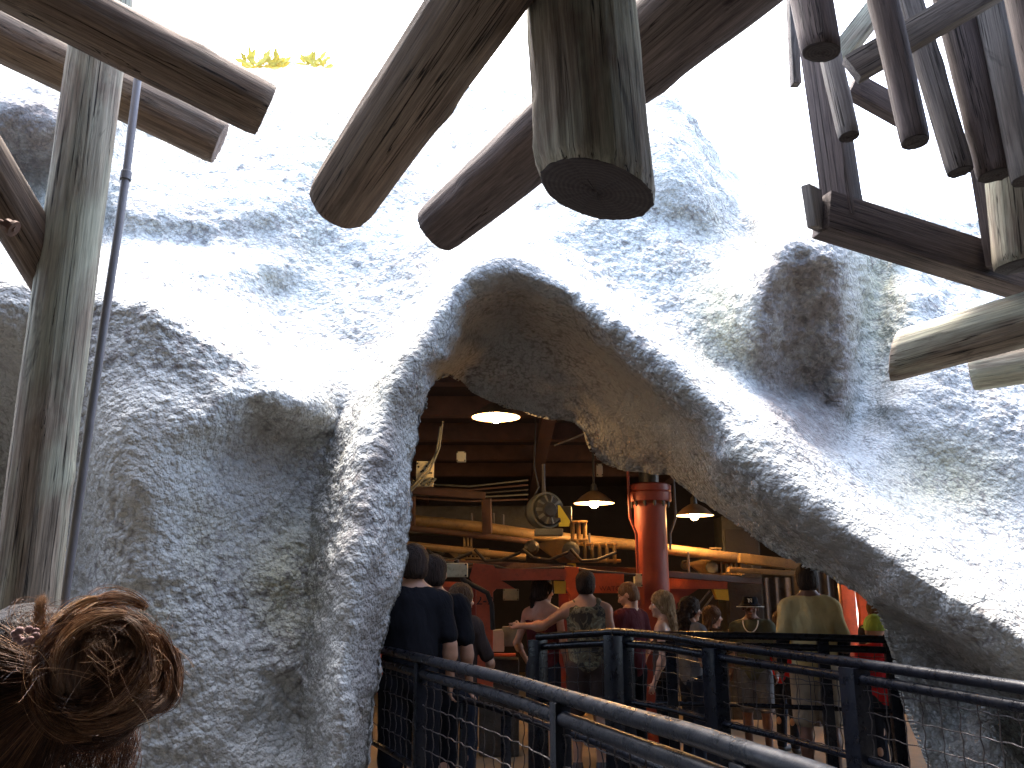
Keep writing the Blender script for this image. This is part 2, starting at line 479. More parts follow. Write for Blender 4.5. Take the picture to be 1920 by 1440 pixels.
# ------------------------------------------------------------------ SDF bodies
class SDF:
    def __init__(s, lo, hi, h):
        s.lo = np.array(lo, float); s.h = h
        s.n = np.ceil((np.array(hi) - s.lo) / h).astype(int) + 1
        s.D = np.full(s.n, 0.3, np.float32)
    def _blk(s, lo, hi):
        a = np.maximum(np.floor((lo - s.lo) / s.h).astype(int), 0)
        b = np.minimum(np.ceil((hi - s.lo) / s.h).astype(int) + 1, s.n)
        if (b <= a).any(): return None, None
        ax = [s.lo[k] + np.arange(a[k], b[k]) * s.h for k in range(3)]
        g = np.stack(np.meshgrid(*ax, indexing='ij'), -1)
        return tuple(slice(a[k], b[k]) for k in range(3)), g
    def _mix(s, sl, d, k, op):
        o = s.D[sl]
        if op == 'sub':
            s.D[sl] = np.maximum(o, -d); return
        hh = np.clip(0.5 + 0.5 * (o - d) / k, 0, 1)
        s.D[sl] = o * (1 - hh) + d * hh - k * hh * (1 - hh)
    def cap(s, a, b, ra, rb=None, k=.03, op='add'):
        a = np.array(a, float); b = np.array(b, float); rb = ra if rb is None else rb
        m = max(ra, rb) + k * 1.2 + 2 * s.h
        sl, g = s._blk(np.minimum(a, b) - m, np.maximum(a, b) + m)
        if sl is None: return s
        ab = b - a; t = np.clip(((g - a) @ ab) / max(ab @ ab, 1e-9), 0, 1)
        d = np.linalg.norm(g - a - t[..., None] * ab, axis=-1) - (ra + (rb - ra) * t)
        s._mix(sl, d, k, op); return s
    def ell(s, c, r, k=.03, op='add', rot=None):
        c = np.array(c, float); r = np.array(r, float)
        m = r.max() + k * 1.2 + 2 * s.h
        sl, g = s._blk(c - m, c + m)
        if sl is None: return s
        q = g - c
        if rot is not None: q = q @ np.array(rot)
        k0 = np.linalg.norm(q / r, axis=-1); k1 = np.linalg.norm(q / (r * r), axis=-1)
        d = np.where(k1 > 1e-6, k0 * (k0 - 1) / np.maximum(k1, 1e-6), -r.min())
        s._mix(sl, d, k, op); return s
    def cut(s, axis, val, keep='below'):
        ax = s.lo[axis] + np.arange(s.n[axis]) * s.h
        sh = [1, 1, 1]; sh[axis] = -1
        d = (ax - val) if keep == 'below' else (val - ax)
        s.D = np.maximum(s.D, d.reshape(sh).astype(np.float32)); return s
    def mesh(s, name):
        D = s.D.copy()
        D[0] = D[-1] = .3; D[:, 0] = D[:, -1] = .3; D[:, :, 0] = D[:, :, -1] = .3
        ins = D < 0
        n = np.array(D.shape) - 1
        cs = [(i, j, k) for i in (0, 1) for j in (0, 1) for k in (0, 1)]
        def sub(A, c): return A[c[0]:c[0] + n[0], c[1]:c[1] + n[1], c[2]:c[2] + n[2]]
        cnt = sum(sub(ins, c).astype(np.int8) for c in cs)
        act = (cnt > 0) & (cnt < 8)
        idx = np.argwhere(act)
        ID = np.full(act.shape, -1, np.int64); ID[act] = np.arange(len(idx))
        acc = np.zeros((len(idx), 3)); num = np.zeros(len(idx))
        for a in cs:
            for ax in range(3):
                if a[ax]: continue
                b = list(a); b[ax] = 1
                va = D[tuple((idx + a).T)]; vb = D[tuple((idx + b).T)]
                m = (va < 0) != (vb < 0)
                t = np.where(m, va / np.where(m, va - vb, 1), 0)
                p = np.array(a, float) + np.zeros((len(idx), 3)); p[:, ax] += t
                acc += p * m[:, None]; num += m
        v = s.lo + (idx + acc / num[:, None]) * s.h
        fs = []
        for ax in range(3):
            o1, o2 = [(1, 2), (2, 0), (0, 1)][ax]
            e = np.zeros(3, int); e[ax] = 1
            A = ins[:n[0], :n[1], :n[2]]
            B = ins[e[0]:e[0] + n[0], e[1]:e[1] + n[1], e[2]:e[2] + n[2]]
            for flip, m in ((0, A & ~B), (1, ~A & B)):
                q = np.argwhere(m)
                q = q[(q[:, o1] > 0) & (q[:, o2] > 0)]
                d1 = np.zeros(3, int); d1[o1] = 1; d2 = np.zeros(3, int); d2[o2] = 1
                f = np.stack([ID[tuple((q - d1 - d2).T)], ID[tuple((q - d2).T)], ID[tuple(q.T)], ID[tuple((q - d1).T)]], 1)
                if flip: f = f[:, ::-1]
                fs.append(f)
        f = np.concatenate(fs); f = f[(f >= 0).all(1)]
        return np_mesh(name, v, f)

# ------------------------------------------------------------------ ground and floor (setting)
def ground_z(y):
    return np.interp(y, [-5, 2.2, 5.4, 40], [0, 0, 0.10, 0.10])

def make_ground():
    xs = np.concatenate([[-400, -60, -15], np.arange(-8, 9, .5), [15, 60, 400]])
    ys = np.concatenate([[-300, -30, -8], np.arange(-4, 16, .4), [30, 100, 600]])
    X, Y = np.meshgrid(xs, ys, indexing='ij')
    Z = ground_z(Y)
    v = np.stack([X, Y, Z], -1).reshape(-1, 3)
    nx, ny = len(xs), len(ys)
    i = np.arange(nx * ny).reshape(nx, ny)
    f = np.stack([i[:-1, :-1], i[1:, :-1], i[1:, 1:], i[:-1, 1:]], -1).reshape(-1, 4)
    o = link('ground', np_mesh('ground', v, f), PAVE)
    tag(o, 'dark worn pavement outside the cave', 'ground', kind='structure')
    xs = np.arange(-5.2, 7.3, .5); ys = np.arange(5.8, 16.2, .4)
    X, Y = np.meshgrid(xs, ys, indexing='ij'); Z = ground_z(Y) + .006
    v = np.stack([X, Y, Z], -1).reshape(-1, 3); nx, ny = len(xs), len(ys)
    i = np.arange(nx * ny).reshape(nx, ny)
    f = np.stack([i[:-1, :-1], i[1:, :-1], i[1:, 1:], i[:-1, 1:]], -1).reshape(-1, 4)
    o = link('floor', np_mesh('floor', v, f), CONC)
    tag(o, 'warm beige concrete floor inside the cave hall', 'floor', kind='structure')
make_ground()
v = [(-8, 16.15, .112), (12, 16.15, .112), (60, 90, .112), (-60, 90, .112)]
tag(link('yard', np_mesh('yard', v, [[0, 1, 2, 3]]), YARD), 'pale sunlit yard beyond the far opening of the hall', 'yard', kind='structure')

# ------------------------------------------------------------------ the rock arch
def dens(pl, step=45):
    """densify a polyline of (px, py, D)"""
    pl = np.array(pl, float); out = [pl[0]]
    for a, b in zip(pl, pl[1:]):
        n = max(1, int(np.hypot(*(b - a)[:2]) / step))
        for k in range(1, n + 1): out.append(a + (b - a) * k / n)
    return np.array(out)

SKYL = np.array([(-500, 40), (-200, 70), (0, 92), (150, 105), (400, 118), (520, 112), (620, 122), (700, 140), (900, 165), (1000, 178), (1120, 180),
                 (1190, 168), (1250, 162), (1300, 215), (1345, 290), (1385, 335), (1420, 345), (1500, 338), (1560, 345), (1620, 362), (1700, 392), (1800, 408),
                 (1920, 420), (2100, 430), (2500, 430)], float)
LEG_IN = [(672, 1560), (680, 1440), (690, 1330), (700, 1240), (722, 1170), (752, 1090), (765, 990), (772, 890), (786, 780), (806, 730)]
VAULT = [(806, 730), (822, 712), (842, 702), (860, 712), (884, 735), (920, 752), (965, 768), (1020, 780), (1075, 795), (1098, 815), (1110, 845), (1128, 868), (1160, 880),
         (1205, 886), (1255, 893), (1290, 925), (1330, 948), (1368, 975), (1420, 1012), (1470, 1048), (1500, 1066), (1540, 1084), (1600, 1112),
         (1640, 1142), (1662, 1175), (1676, 1220), (1690, 1290), (1712, 1350), (1735, 1410), (1760, 1470), (1790, 1560)]
HOLE = np.array(LEG_IN + VAULT[1:], float)

def rock_constraints():
    C = []
    def L(*pts, step=45): C.append(dens(pts, step))
    # skyline and upper slopes
    L((-400, 60, 7.6), (0, 95, 7.4), (150, 105, 7.6), (400, 118, 9.6), (620, 122, 10.2), (900, 165, 10.2), (1100, 180, 9.8))
    L((1120, 180, 9.4), (1190, 168, 8.6), (1250, 162, 8.2), (1300, 215, 8.2), (1345, 290, 8.3), (1385, 335, 8.6), (1500, 338, 9.0), (1620, 362, 9.2), (1920, 420, 9.2), (2300, 430, 9.2))
    # far-left overhanging knob
    L((-300, 180, 5.7), (40, 190, 5.7), (130, 230, 5.8), step=60)
    L((-300, 330, 6.1), (40, 340, 6.1), (130, 360, 6.2), step=60)
    L((-300, 130, 6.3), (60, 140, 6.3), (190, 170, 6.5), step=60)
    L((-300, 440, 5.6), (20, 440, 5.7), (180, 440, 6.0), step=60)
    # left upper slope with folds
    L((260, 250, 7.3), (450, 230, 7.7), (600, 220, 7.7)); L((240, 330, 6.2), (420, 340, 6.5), (560, 320, 6.8), (690, 250, 7.6))
    L((240, 400, 5.7), (380, 415, 5.95), (520, 390, 6.3)); L((240, 440, 5.75), (380, 458, 5.95), (500, 440, 6.25))
    L((240, 480, 5.15), (370, 505, 5.4), (500, 500, 5.85), (600, 470, 6.4)); L((330, 548, 5.2), (430, 560, 5.45), (520, 545, 6.0))
    L((620, 560, 6.0), (660, 460, 6.4), (700, 380, 6.8), (720, 300, 7.4)); L((560, 620, 5.75), (640, 640, 5.7), (700, 560, 5.9), (770, 470, 6.3))
    # left shoulder ridge (crest in front, then a step back behind it)
    L((-400, 470, 4.5), (0, 505, 4.45), (110, 525, 4.4), (215, 545, 4.35), (300, 570, 4.35), (400, 622, 4.45), (480, 676, 4.55), (540, 712, 4.65), (600, 742, 4.8), step=24)
    L((-400, 425, 5.1), (0, 470, 4.95), (110, 490, 4.9), (215, 512, 4.8), (300, 538, 4.85), (400, 588, 4.95), (480, 642, 5.05), (550, 684, 5.12), (625, 708, 5.15), step=24)
    L((110, 568, 4.34), (215, 590, 4.27), (300, 615, 4.26), (395, 668, 4.31), (470, 722, 4.38), step=24)
    L((-400, 800, 4.5), (0, 760, 4.7), (60, 900, 4.9), (60, 1100, 4.7)); L((-400, 1400, 3.9), (0, 1400, 4.0), (150, 1400, 3.95))
    L((200, 640, 4.22), (300, 680, 4.2), (380, 740, 4.2)); L((180, 800, 4.05), (230, 1000, 4.0), (220, 1200, 3.95), (250, 1440, 3.85), (250, 1580, 3.8))
    L((340, 860, 4.08), (350, 1000, 4.1), (370, 1200, 4.0), (380, 1440, 3.9))
    # second bulge and the hollow under it
    L((395, 800, 4.12), (405, 755, 4.16), (440, 728, 4.22), (500, 728, 4.32), (560, 752, 4.5), (605, 790, 4.8), step=22)
    L((430, 850, 4.4), (480, 800, 4.55), (550, 830, 4.75), (595, 850, 4.85)); L((440, 1000, 4.38), (520, 940, 4.62), (575, 915, 4.78))
    L((450, 1150, 4.22), (530, 1080, 4.40), (562, 1010, 4.58)); L((470, 1300, 4.08), (540, 1250, 4.2), (565, 1150, 4.4)); L((480, 1440, 3.98), (560, 1440, 4.05), (560, 1580, 4.0))
    # leg of the arch: crease, crest, inner edge
    L((580, 1580, 4.05), (578, 1440, 4.12), (580, 1250, 4.32), (588, 1050, 4.58), (602, 920, 4.78), (626, 820, 4.96), (655, 745, 5.08), (705, 680, 5.3), (758, 610, 5.5), (800, 545, 5.6), (850, 490, 5.7), (920, 448, 5.75), (990, 450, 5.8), step=30)
    L((618, 1580, 3.76), (618, 1440, 3.80), (622, 1250, 3.93), (632, 1080, 4.08), (652, 930, 4.26), (684, 800, 4.48), (740, 670, 4.75), (800, 590, 4.95), (850, 530, 5.08), (900, 484, 5.18), (950, 468, 5.22), step=30)
    L((655, 1440, 3.84), (668, 1250, 3.98), (700, 1050, 4.12), (715, 900, 4.3), (740, 790, 4.5), (790, 680, 4.75), (840, 600, 4.98), (890, 545, 5.15), step=30)
    L((668, 1560, 4.1), (676, 1440, 4.12), (697, 1240, 4.3), (748, 1090, 4.5), (760, 990, 4.6), (768, 890, 4.7), (782, 780, 4.9), (806, 728, 5.05), (840, 680, 5.15), (862, 630, 5.2), (872, 600, 5.25), step=30)
    # rim crown, right of the apex: crest = silhouette, wall behind steps back
    L((1000, 492, 5.2), (1050, 525, 5.15), (1110, 565, 5.1), (1180, 612, 5.0), (1250, 672, 4.9), (1320, 738, 4.8), (1365, 790, 4.72), step=26)
    L((1015, 465, 5.95), (1065, 497, 6.0), (1128, 537, 6.0), (1200, 584, 5.9), (1270, 642, 5.75), (1330, 692, 5.65), step=26)
    # bright upper face of the right wing: back edge, step, front crest
    L((1390, 745, 5.25), (1470, 790, 5.05), (1540, 855, 4.9), (1620, 925, 4.75), (1700, 985, 4.6), (1800, 1050, 4.45), (1920, 1128, 4.25), (2100, 1240, 4.0), (2400, 1420, 3.7), step=30)
    L((1400, 715, 5.75), (1490, 758, 5.75), (1562, 825, 5.65), (1645, 893, 5.5), (1725, 955, 5.35), (1825, 1020, 5.15), (1940, 1092, 5.0), (2120, 1200, 4.7), (2400, 1380, 4.4), step=30)
    L((1400, 860, 4.55), (1460, 905, 4.45), (1540, 950, 4.35), (1620, 1010, 4.22), (1700, 1060, 4.1), (1800, 1120, 3.95), (1920, 1195, 3.75), (2100, 1310, 3.5), (2400, 1500, 3.2), step=30)
    L((1340, 860, 4.8), (1420, 930, 4.62), (1500, 990, 4.5), (1600, 1055, 4.35), (1700, 1115, 4.2), (1800, 1175, 4.05), (1920, 1245, 3.86), (2100, 1360, 3.65))
    # lower lip of the wing and the step back to the inner wall
    L((1640, 1128, 4.55), (1720, 1165, 4.38), (1800, 1212, 4.22), (1900, 1262, 4.05), (2000, 1320, 3.95), (2200, 1450, 3.8), step=26)
    L((1668, 1165, 5.15), (1720, 1195, 5.05), (1800, 1240, 4.95), (1890, 1288, 4.85), (2000, 1350, 4.75), (2200, 1480, 4.6), step=26)
    L((1690, 1290, 5.05), (1735, 1410, 4.9), (1790, 1560, 4.8)); L((1850, 1380, 4.7), (1950, 1480, 4.6), (2100, 1560, 4.5))
    # lip band under the crown and vault
    L((880, 585, 5.32), (920, 562, 5.35), (970, 552, 5.38), (1030, 572, 5.35), (1060, 560, 5.25), (1120, 620, 5.2), (1190, 680, 5.12), (1260, 730, 5.0), (1330, 800, 4.9), step=30)
    L((895, 625, 6.0), (960, 605, 6.1), (1050, 640, 6.1), (1150, 700, 6.0), (1250, 780, 5.8), (1330, 860, 5.45)); L((870, 690, 6.4), (960, 700, 6.5), (1080, 730, 6.5), (1180, 800, 6.4), (1280, 870, 6.1))
    L((842, 706, 6.45), (884, 735, 6.65), (965, 768, 6.8), (1075, 795, 6.85), (1128, 868, 6.9), (1205, 886, 6.8), (1255, 893, 6.6), (1330, 948, 6.25), (1420, 1012, 5.8), (1500, 1066, 5.4), (1600, 1112, 4.95), (1650, 1155, 5.1))
    # right of the apex: wall behind, hump, knob
    L((1100, 400, 6.6), (1200, 450, 6.5), (1300, 500, 6.35)); L((1050, 300, 7.5), (1150, 330, 7.1)); L((900, 330, 7.4), (850, 400, 6.9), (1000, 400, 6.7))
    L((1200, 230, 7.4), (1260, 260, 7.1), (1310, 340, 6.85), (1340, 430, 6.75)); L((1240, 400, 6.75), (1290, 440, 6.65), (1360, 455, 6.75), (1392, 455, 6.8), step=24)
    L((1398, 400, 7.3), (1405, 450, 7.2), (1375, 350, 7.7), step=22); L((1400, 475, 6.55), (1330, 478, 6.4), (1240, 465, 6.4)); L((1450, 400, 7.0), (1520, 390, 7.2))
    L((1210, 560, 6.1), (1290, 600, 5.95), (1330, 560, 6.05), (1310, 650, 5.8))
    L((1452, 452, 5.72), (1500, 442, 5.66), (1560, 452, 5.74), (1588, 475, 5.85), step=20); L((1455, 408, 6.6), (1520, 400, 6.8), (1590, 415, 6.95), step=24); L((1425, 560, 5.60), (1436, 500, 5.64), (1450, 460, 5.72), step=20)
    L((1425, 600, 5.6), (1425, 650, 5.65), (1440, 700, 5.8), step=20); L((1500, 480, 5.66), (1500, 540, 5.78), (1500, 600, 5.92), (1500, 680, 6.1), (1500, 730, 6.2))
    L((1560, 520, 5.78), (1560, 600, 5.95), (1555, 680, 6.1), (1550, 760, 6.2)); L((1594, 490, 5.95), (1594, 560, 6.0), (1590, 650, 6.1), (1578, 740, 6.1), (1566, 820, 6.05), step=24)
    L((1618, 460, 7.5), (1622, 560, 7.2), (1616, 660, 6.8), (1604, 750, 6.45), (1590, 840, 6.2), step=24); L((1370, 620, 5.75), (1350, 700, 5.7), (1420, 730, 5.75), (1480, 745, 5.85))
    # slopes on the far right
    L((1680, 480, 7.4), (1710, 560, 6.9), (1700, 640, 6.6)); L((1760, 500, 8.2), (1850, 560, 7.8), (2000, 600, 7.6)); L((1740, 640, 6.55), (1850, 740, 6.3), (2000, 800, 6.1))
    L((1680, 760, 6.1), (1780, 860, 5.98), (1920, 960, 5.7), (2200, 1100, 5.4)); L((1640, 850, 5.85), (1720, 920, 5.75), (1850, 1000, 5.5))
    L((1860, 660, 6.9), (2000, 700, 6.9))
    return np.concatenate(C)

def make_rock():
    C = rock_constraints()
    # thin out duplicates
    keep = []
    for c in C:
        if all((c[0] - k[0]) ** 2 + (c[1] - k[1]) ** 2 > 60 for k in keep): keep.append(c)
    C = np.array(keep); n = len(C)
    S = 1000.0
    q = C[:, :2] / S
    K = np.linalg.norm(q[:, None] - q[None], axis=-1)
    K[np.arange(n), np.arange(n)] -= 0.0015
    T = np.column_stack([np.ones(n), q])
    A = np.zeros((n + 3, n + 3)); A[:n, :n] = K; A[:n, n:] = T; A[n:, :n] = T.T
    w = np.linalg.solve(A, np.concatenate([C[:, 2], np.zeros(3)]))
    NC, NR = 860, 520
    us = np.linspace(-380, 2330, NC)
    vs = np.linspace(0, 1, NR)
    sk = np.interp(us, SKYL[:, 0], SKYL[:, 1])
    PX = np.repeat(us[None], NR, 0)
    PY = sk[None] + (1600 - sk[None]) * vs[:, None]
    pts = np.stack([PX.ravel(), PY.ravel()], -1)
    D = np.empty(len(pts))
    for a in range(0, len(pts), 40000):
        p = pts[a:a + 40000] / S
        D[a:a + 40000] = np.sqrt(((p[:, None] - q[None]) ** 2).sum(-1)) @ w[:n] + w[n] + p @ w[n + 1:]
    D = D.reshape(NR, NC)
    def blur(A_, sg):
        r = int(sg * 3); k = np.exp(-np.arange(-r, r + 1) ** 2 / (2 * sg * sg)); k /= k.sum()
        B = np.pad(A_, r, mode='edge')
        B = np.apply_along_axis(lambda m: np.convolve(m, k, 'valid'), 0, B)
        return np.apply_along_axis(lambda m: np.convolve(m, k, 'valid'), 1, B)
    D = blur(D, 2.0)
    # opening: point in polygon
    poly = np.vstack([HOLE, [(1790, 1700)], [(672, 1700)]])
    x, y = pts[:, 0], pts[:, 1]
    ins = np.zeros(len(pts), bool)
    for (x1, y1), (x2, y2) in zip(poly, np.roll(poly, -1, 0)):
        c = ((y1 > y) != (y2 > y))
        with np.errstate(divide='ignore', invalid='ignore'):
            xx = (x2 - x1) * (y - y1) / (y2 - y1) + x1
        ins ^= c & (x < xx)
    ins = ins.reshape(NR, NC)
    # snap inside-neighbours of the boundary onto the curve
    H = dens(np.column_stack([HOLE, np.zeros(len(HOLE))]), 2)[:, :2]
    nb = np.zeros_like(ins)
    out = ~ins
    nb[1:] |= out[:-1]; nb[:-1] |= out[1:]; nb[:, 1:] |= out[:, :-1]; nb[:, :-1] |= out[:, 1:]
    edge = ins & nb
    ii = np.argwhere(edge)
    for i, j in ii:
        d = (H[:, 0] - PX[i, j]) ** 2 + (H[:, 1] - PY[i, j]) ** 2
        m = d.argmin(); PX[i, j], PY[i, j] = H[m]
    # depth at the snapped vertices comes from the nearest kept vertices
    Dn = D.copy()
    for i, j in ii:
        i0, i1, j0, j1 = max(i - 2, 0), i + 3, max(j - 2, 0), j + 3
        o_ = out[i0:i1, j0:j1]
        if o_.any(): Dn[i, j] = D[i0:i1, j0:j1][o_].mean()
    D = Dn
    use = out | edge
    W = P(PX, PY, D)
    # normals
    du = np.gradient(W, axis=1); dv = np.gradient(W, axis=0)
    Nn = np.cross(dv, du); Nn /= np.linalg.norm(Nn, axis=-1, keepdims=True) + 1e-9
    Nn[(Nn * (W - CAM)).sum(-1) > 0] *= -1
    for _ in range(2):
        Nn[1:-1, 1:-1] = (Nn[1:-1, 1:-1] * 2 + Nn[:-2, 1:-1] + Nn[2:, 1:-1] + Nn[1:-1, :-2] + Nn[1:-1, 2:]) / 6
    Nn /= np.linalg.norm(Nn, axis=-1, keepdims=True) + 1e-9
    p = W.reshape(-1, 3)
    warp = np.stack([vnoise(p * 3.1, 5), vnoise(p * 3.1, 6), vnoise(p * 3.1, 7)], -1)
    h = 0.05 * fbm(p * np.array([1.5, 1.5, 1.2]), 3, 21)
    h += 0.028 * fbm(p * 5.0 + warp * .4, 3, 31)
    pop = worley(p * 17 + warp * .35, 41); pop2 = worley(p * 34 + warp * .4, 45)
    mask = np.clip(.62 + .6 * fbm(p * 1.1, 2, 51), .22, 1.1)
    # smoother plaster inside the vault, coarse curtains on the knob
    pxf, pyf = PX.ravel(), PY.ravel()
    dv_ = np.clip((D.ravel() - 5.45) / .35, 0, 1) * ((pyf > 590) & (pxf > 850) & (pxf < 1400) & (D.ravel() > 5.3) & (pyf > 590 + (pxf - 1100) * .62) & (pyf < 1000)).astype(float)
    mask *= 1 - .75 * dv_
    h += mask * (0.024 * (0.55 - np.clip(pop, 0, 1)) + 0.013 * (0.5 - np.clip(pop2, 0, 1)))
    h += 0.010 * fbm(p * 24, 3, 61) * np.clip(mask, .4, 1)
    h *= 1 - .55 * dv_
    kb = np.clip(1.35 - np.hypot((pxf - 1515) / 90, (pyf - 620) / 170), 0, 1)
    h += kb * (.035 * fbm(p * np.array([24, 24, 8]), 3, 97) - .03 * np.clip(worley(p * np.array([20, 20, 9]), 98) - .55, 0, 1))
    kb2 = np.clip(1.35 - np.hypot((pxf - 70) / 140, (pyf - 290) / 120), 0, 1)
    h -= kb2 * .06 * np.clip(worley(p * 14, 99) - .5, 0, 1)
    far = np.clip((D.ravel() - 5) / 3, 0, 1)
    h += far * 0.03 * fbm(p * 9, 2, 71)
    g = np.clip((D.ravel() - 3.0), .0, 1)
    W2 = p + Nn.reshape(-1, 3) * (h * g)[:, None]
    idx = np.full(NR * NC, -1, np.int64)
    uf = use.ravel()
    idx[uf] = np.arange(uf.sum())
    verts = W2[uf]
    I = np.arange(NR * NC).reshape(NR, NC)
    quads = np.stack([I[:-1, :-1], I[1:, :-1], I[1:, 1:], I[:-1, 1:]], -1).reshape(-1, 4)
    of = out.ravel()
    ok = uf[quads].all(1) & of[quads].any(1)
    faces = idx[quads[ok]]
    # wrap: skyline rolls back over the hill and down behind; the opening edge turns inwards
    nv = len(verts)
    top = verts[idx[I[0]]]
    extra = []; ef = []
    prev = idx[I[0]]
    for k, (dy, dz) in enumerate([(.25, .03), (.8, .02), (2.0, -.15), (3.5, -.5), (5.0, -1.0), (5.8, -1.6), (6.0, -9)]):
        r = top + np.array([0, dy, dz]) + (0.12 * fbm(top * 1.3 + k, 2, 80 + k))[:, None] * np.array([0, 0, 1.0]) * min(dy, 1)
        if k == 6: r[:, 2] = np.where((top[:, 0] > -5.5) & (top[:, 0] < 7.4), 3.42, -.5)
        cur = nv + len(extra) * NC + np.arange(NC)
        extra.append(r)
        ef.append(np.stack([prev[:-1], prev[1:], cur[1:], cur[:-1]], -1)); prev = cur
    verts = np.vstack([verts] + extra); faces = np.vstack([faces] + ef)
    # boundary of the opening
    nv = len(verts)
    from collections import Counter
    E = np.concatenate([faces[:, [0, 1]], faces[:, [1, 2]], faces[:, [2, 3]], faces[:, [3, 0]]])
    key = np.sort(E, 1); _, inv, cn = np.unique(key, axis=0, return_inverse=True, return_counts=True)
    be = E[cn[inv.ravel()] == 1]
    rev = {idx[k]: k for k in I[edge]}
    be = [e for e in be if e[0] in rev and e[1] in rev]
    ids = sorted({v for e in be for v in e}); mp = {v: t for t, v in enumerate(ids)}
    base = verts[ids]
    ctr = P(1150, 1150, 6.0)
    ring = [base]
    rr = []
    for st, back in ((.02, .10), (.12, .3), (.35, .65)):
        dirv = base - ctr; dirv[:, 1] = 0; dirv /= np.linalg.norm(dirv, axis=1, keepdims=True)
        rr.append(base + dirv * st + np.array([0, back, 0]) + (.03 * fbm(base * 4, 2, 91))[:, None])
    verts = np.vstack([verts] + rr)
    def rid(v, k): return v if k < 0 else nv + k * len(ids) + mp[v]
    ef = []
    for a, b in be:
        for k in range(3):
            ef.append((rid(b, k - 1), rid(a, k - 1), rid(a, k), rid(b, k)))
    faces = np.vstack([faces, np.array(ef)])
    # plaster stains; the brown also paints in shade on the overhanging knob faces
    def blob(px, py, rx, ry, rot=0):
        dx, dy = PX - px, PY - py; c_, s_ = math.cos(rot), math.sin(rot)
        return np.clip(1.35 - np.hypot((dx * c_ + dy * s_) / rx, (-dx * s_ + dy * c_) / ry), 0, 1)
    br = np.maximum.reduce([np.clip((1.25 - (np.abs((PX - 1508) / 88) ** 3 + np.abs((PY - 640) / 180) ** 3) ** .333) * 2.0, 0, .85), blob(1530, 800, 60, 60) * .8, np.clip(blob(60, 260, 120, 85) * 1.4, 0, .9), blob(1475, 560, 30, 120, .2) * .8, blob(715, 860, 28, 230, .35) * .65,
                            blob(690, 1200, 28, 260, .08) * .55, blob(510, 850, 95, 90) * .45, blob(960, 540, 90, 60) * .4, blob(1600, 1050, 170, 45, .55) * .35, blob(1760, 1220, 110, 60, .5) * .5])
    ye = np.maximum.reduce([blob(1350, 600, 60, 110) * .5, blob(1650, 560, 60, 150) * .5, blob(1780, 900, 120, 80) * .5, blob(600, 200, 110, 60) * .5, blob(540, 1080, 70, 120) * .5, blob(620, 280, 70, 60) * .5])
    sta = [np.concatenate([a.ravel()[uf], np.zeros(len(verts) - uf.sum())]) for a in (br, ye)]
    # a hole has no faces: drop unused vertices
    used = np.unique(faces); rm = np.full(len(verts), -1); rm[used] = np.arange(len(used))
    me = np_mesh('rock_arch', verts[used], rm[faces])
    for nm, a in zip(('brown_stain_shade', 'yellow_stain'), sta):
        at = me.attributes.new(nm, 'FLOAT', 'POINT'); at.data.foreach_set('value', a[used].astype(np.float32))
    o = link('rock_arch', me, ROCK)
    tag(o, 'huge pale sculpted rock face with rough plaster texture arching over the cave entrance', 'rock')
make_rock()

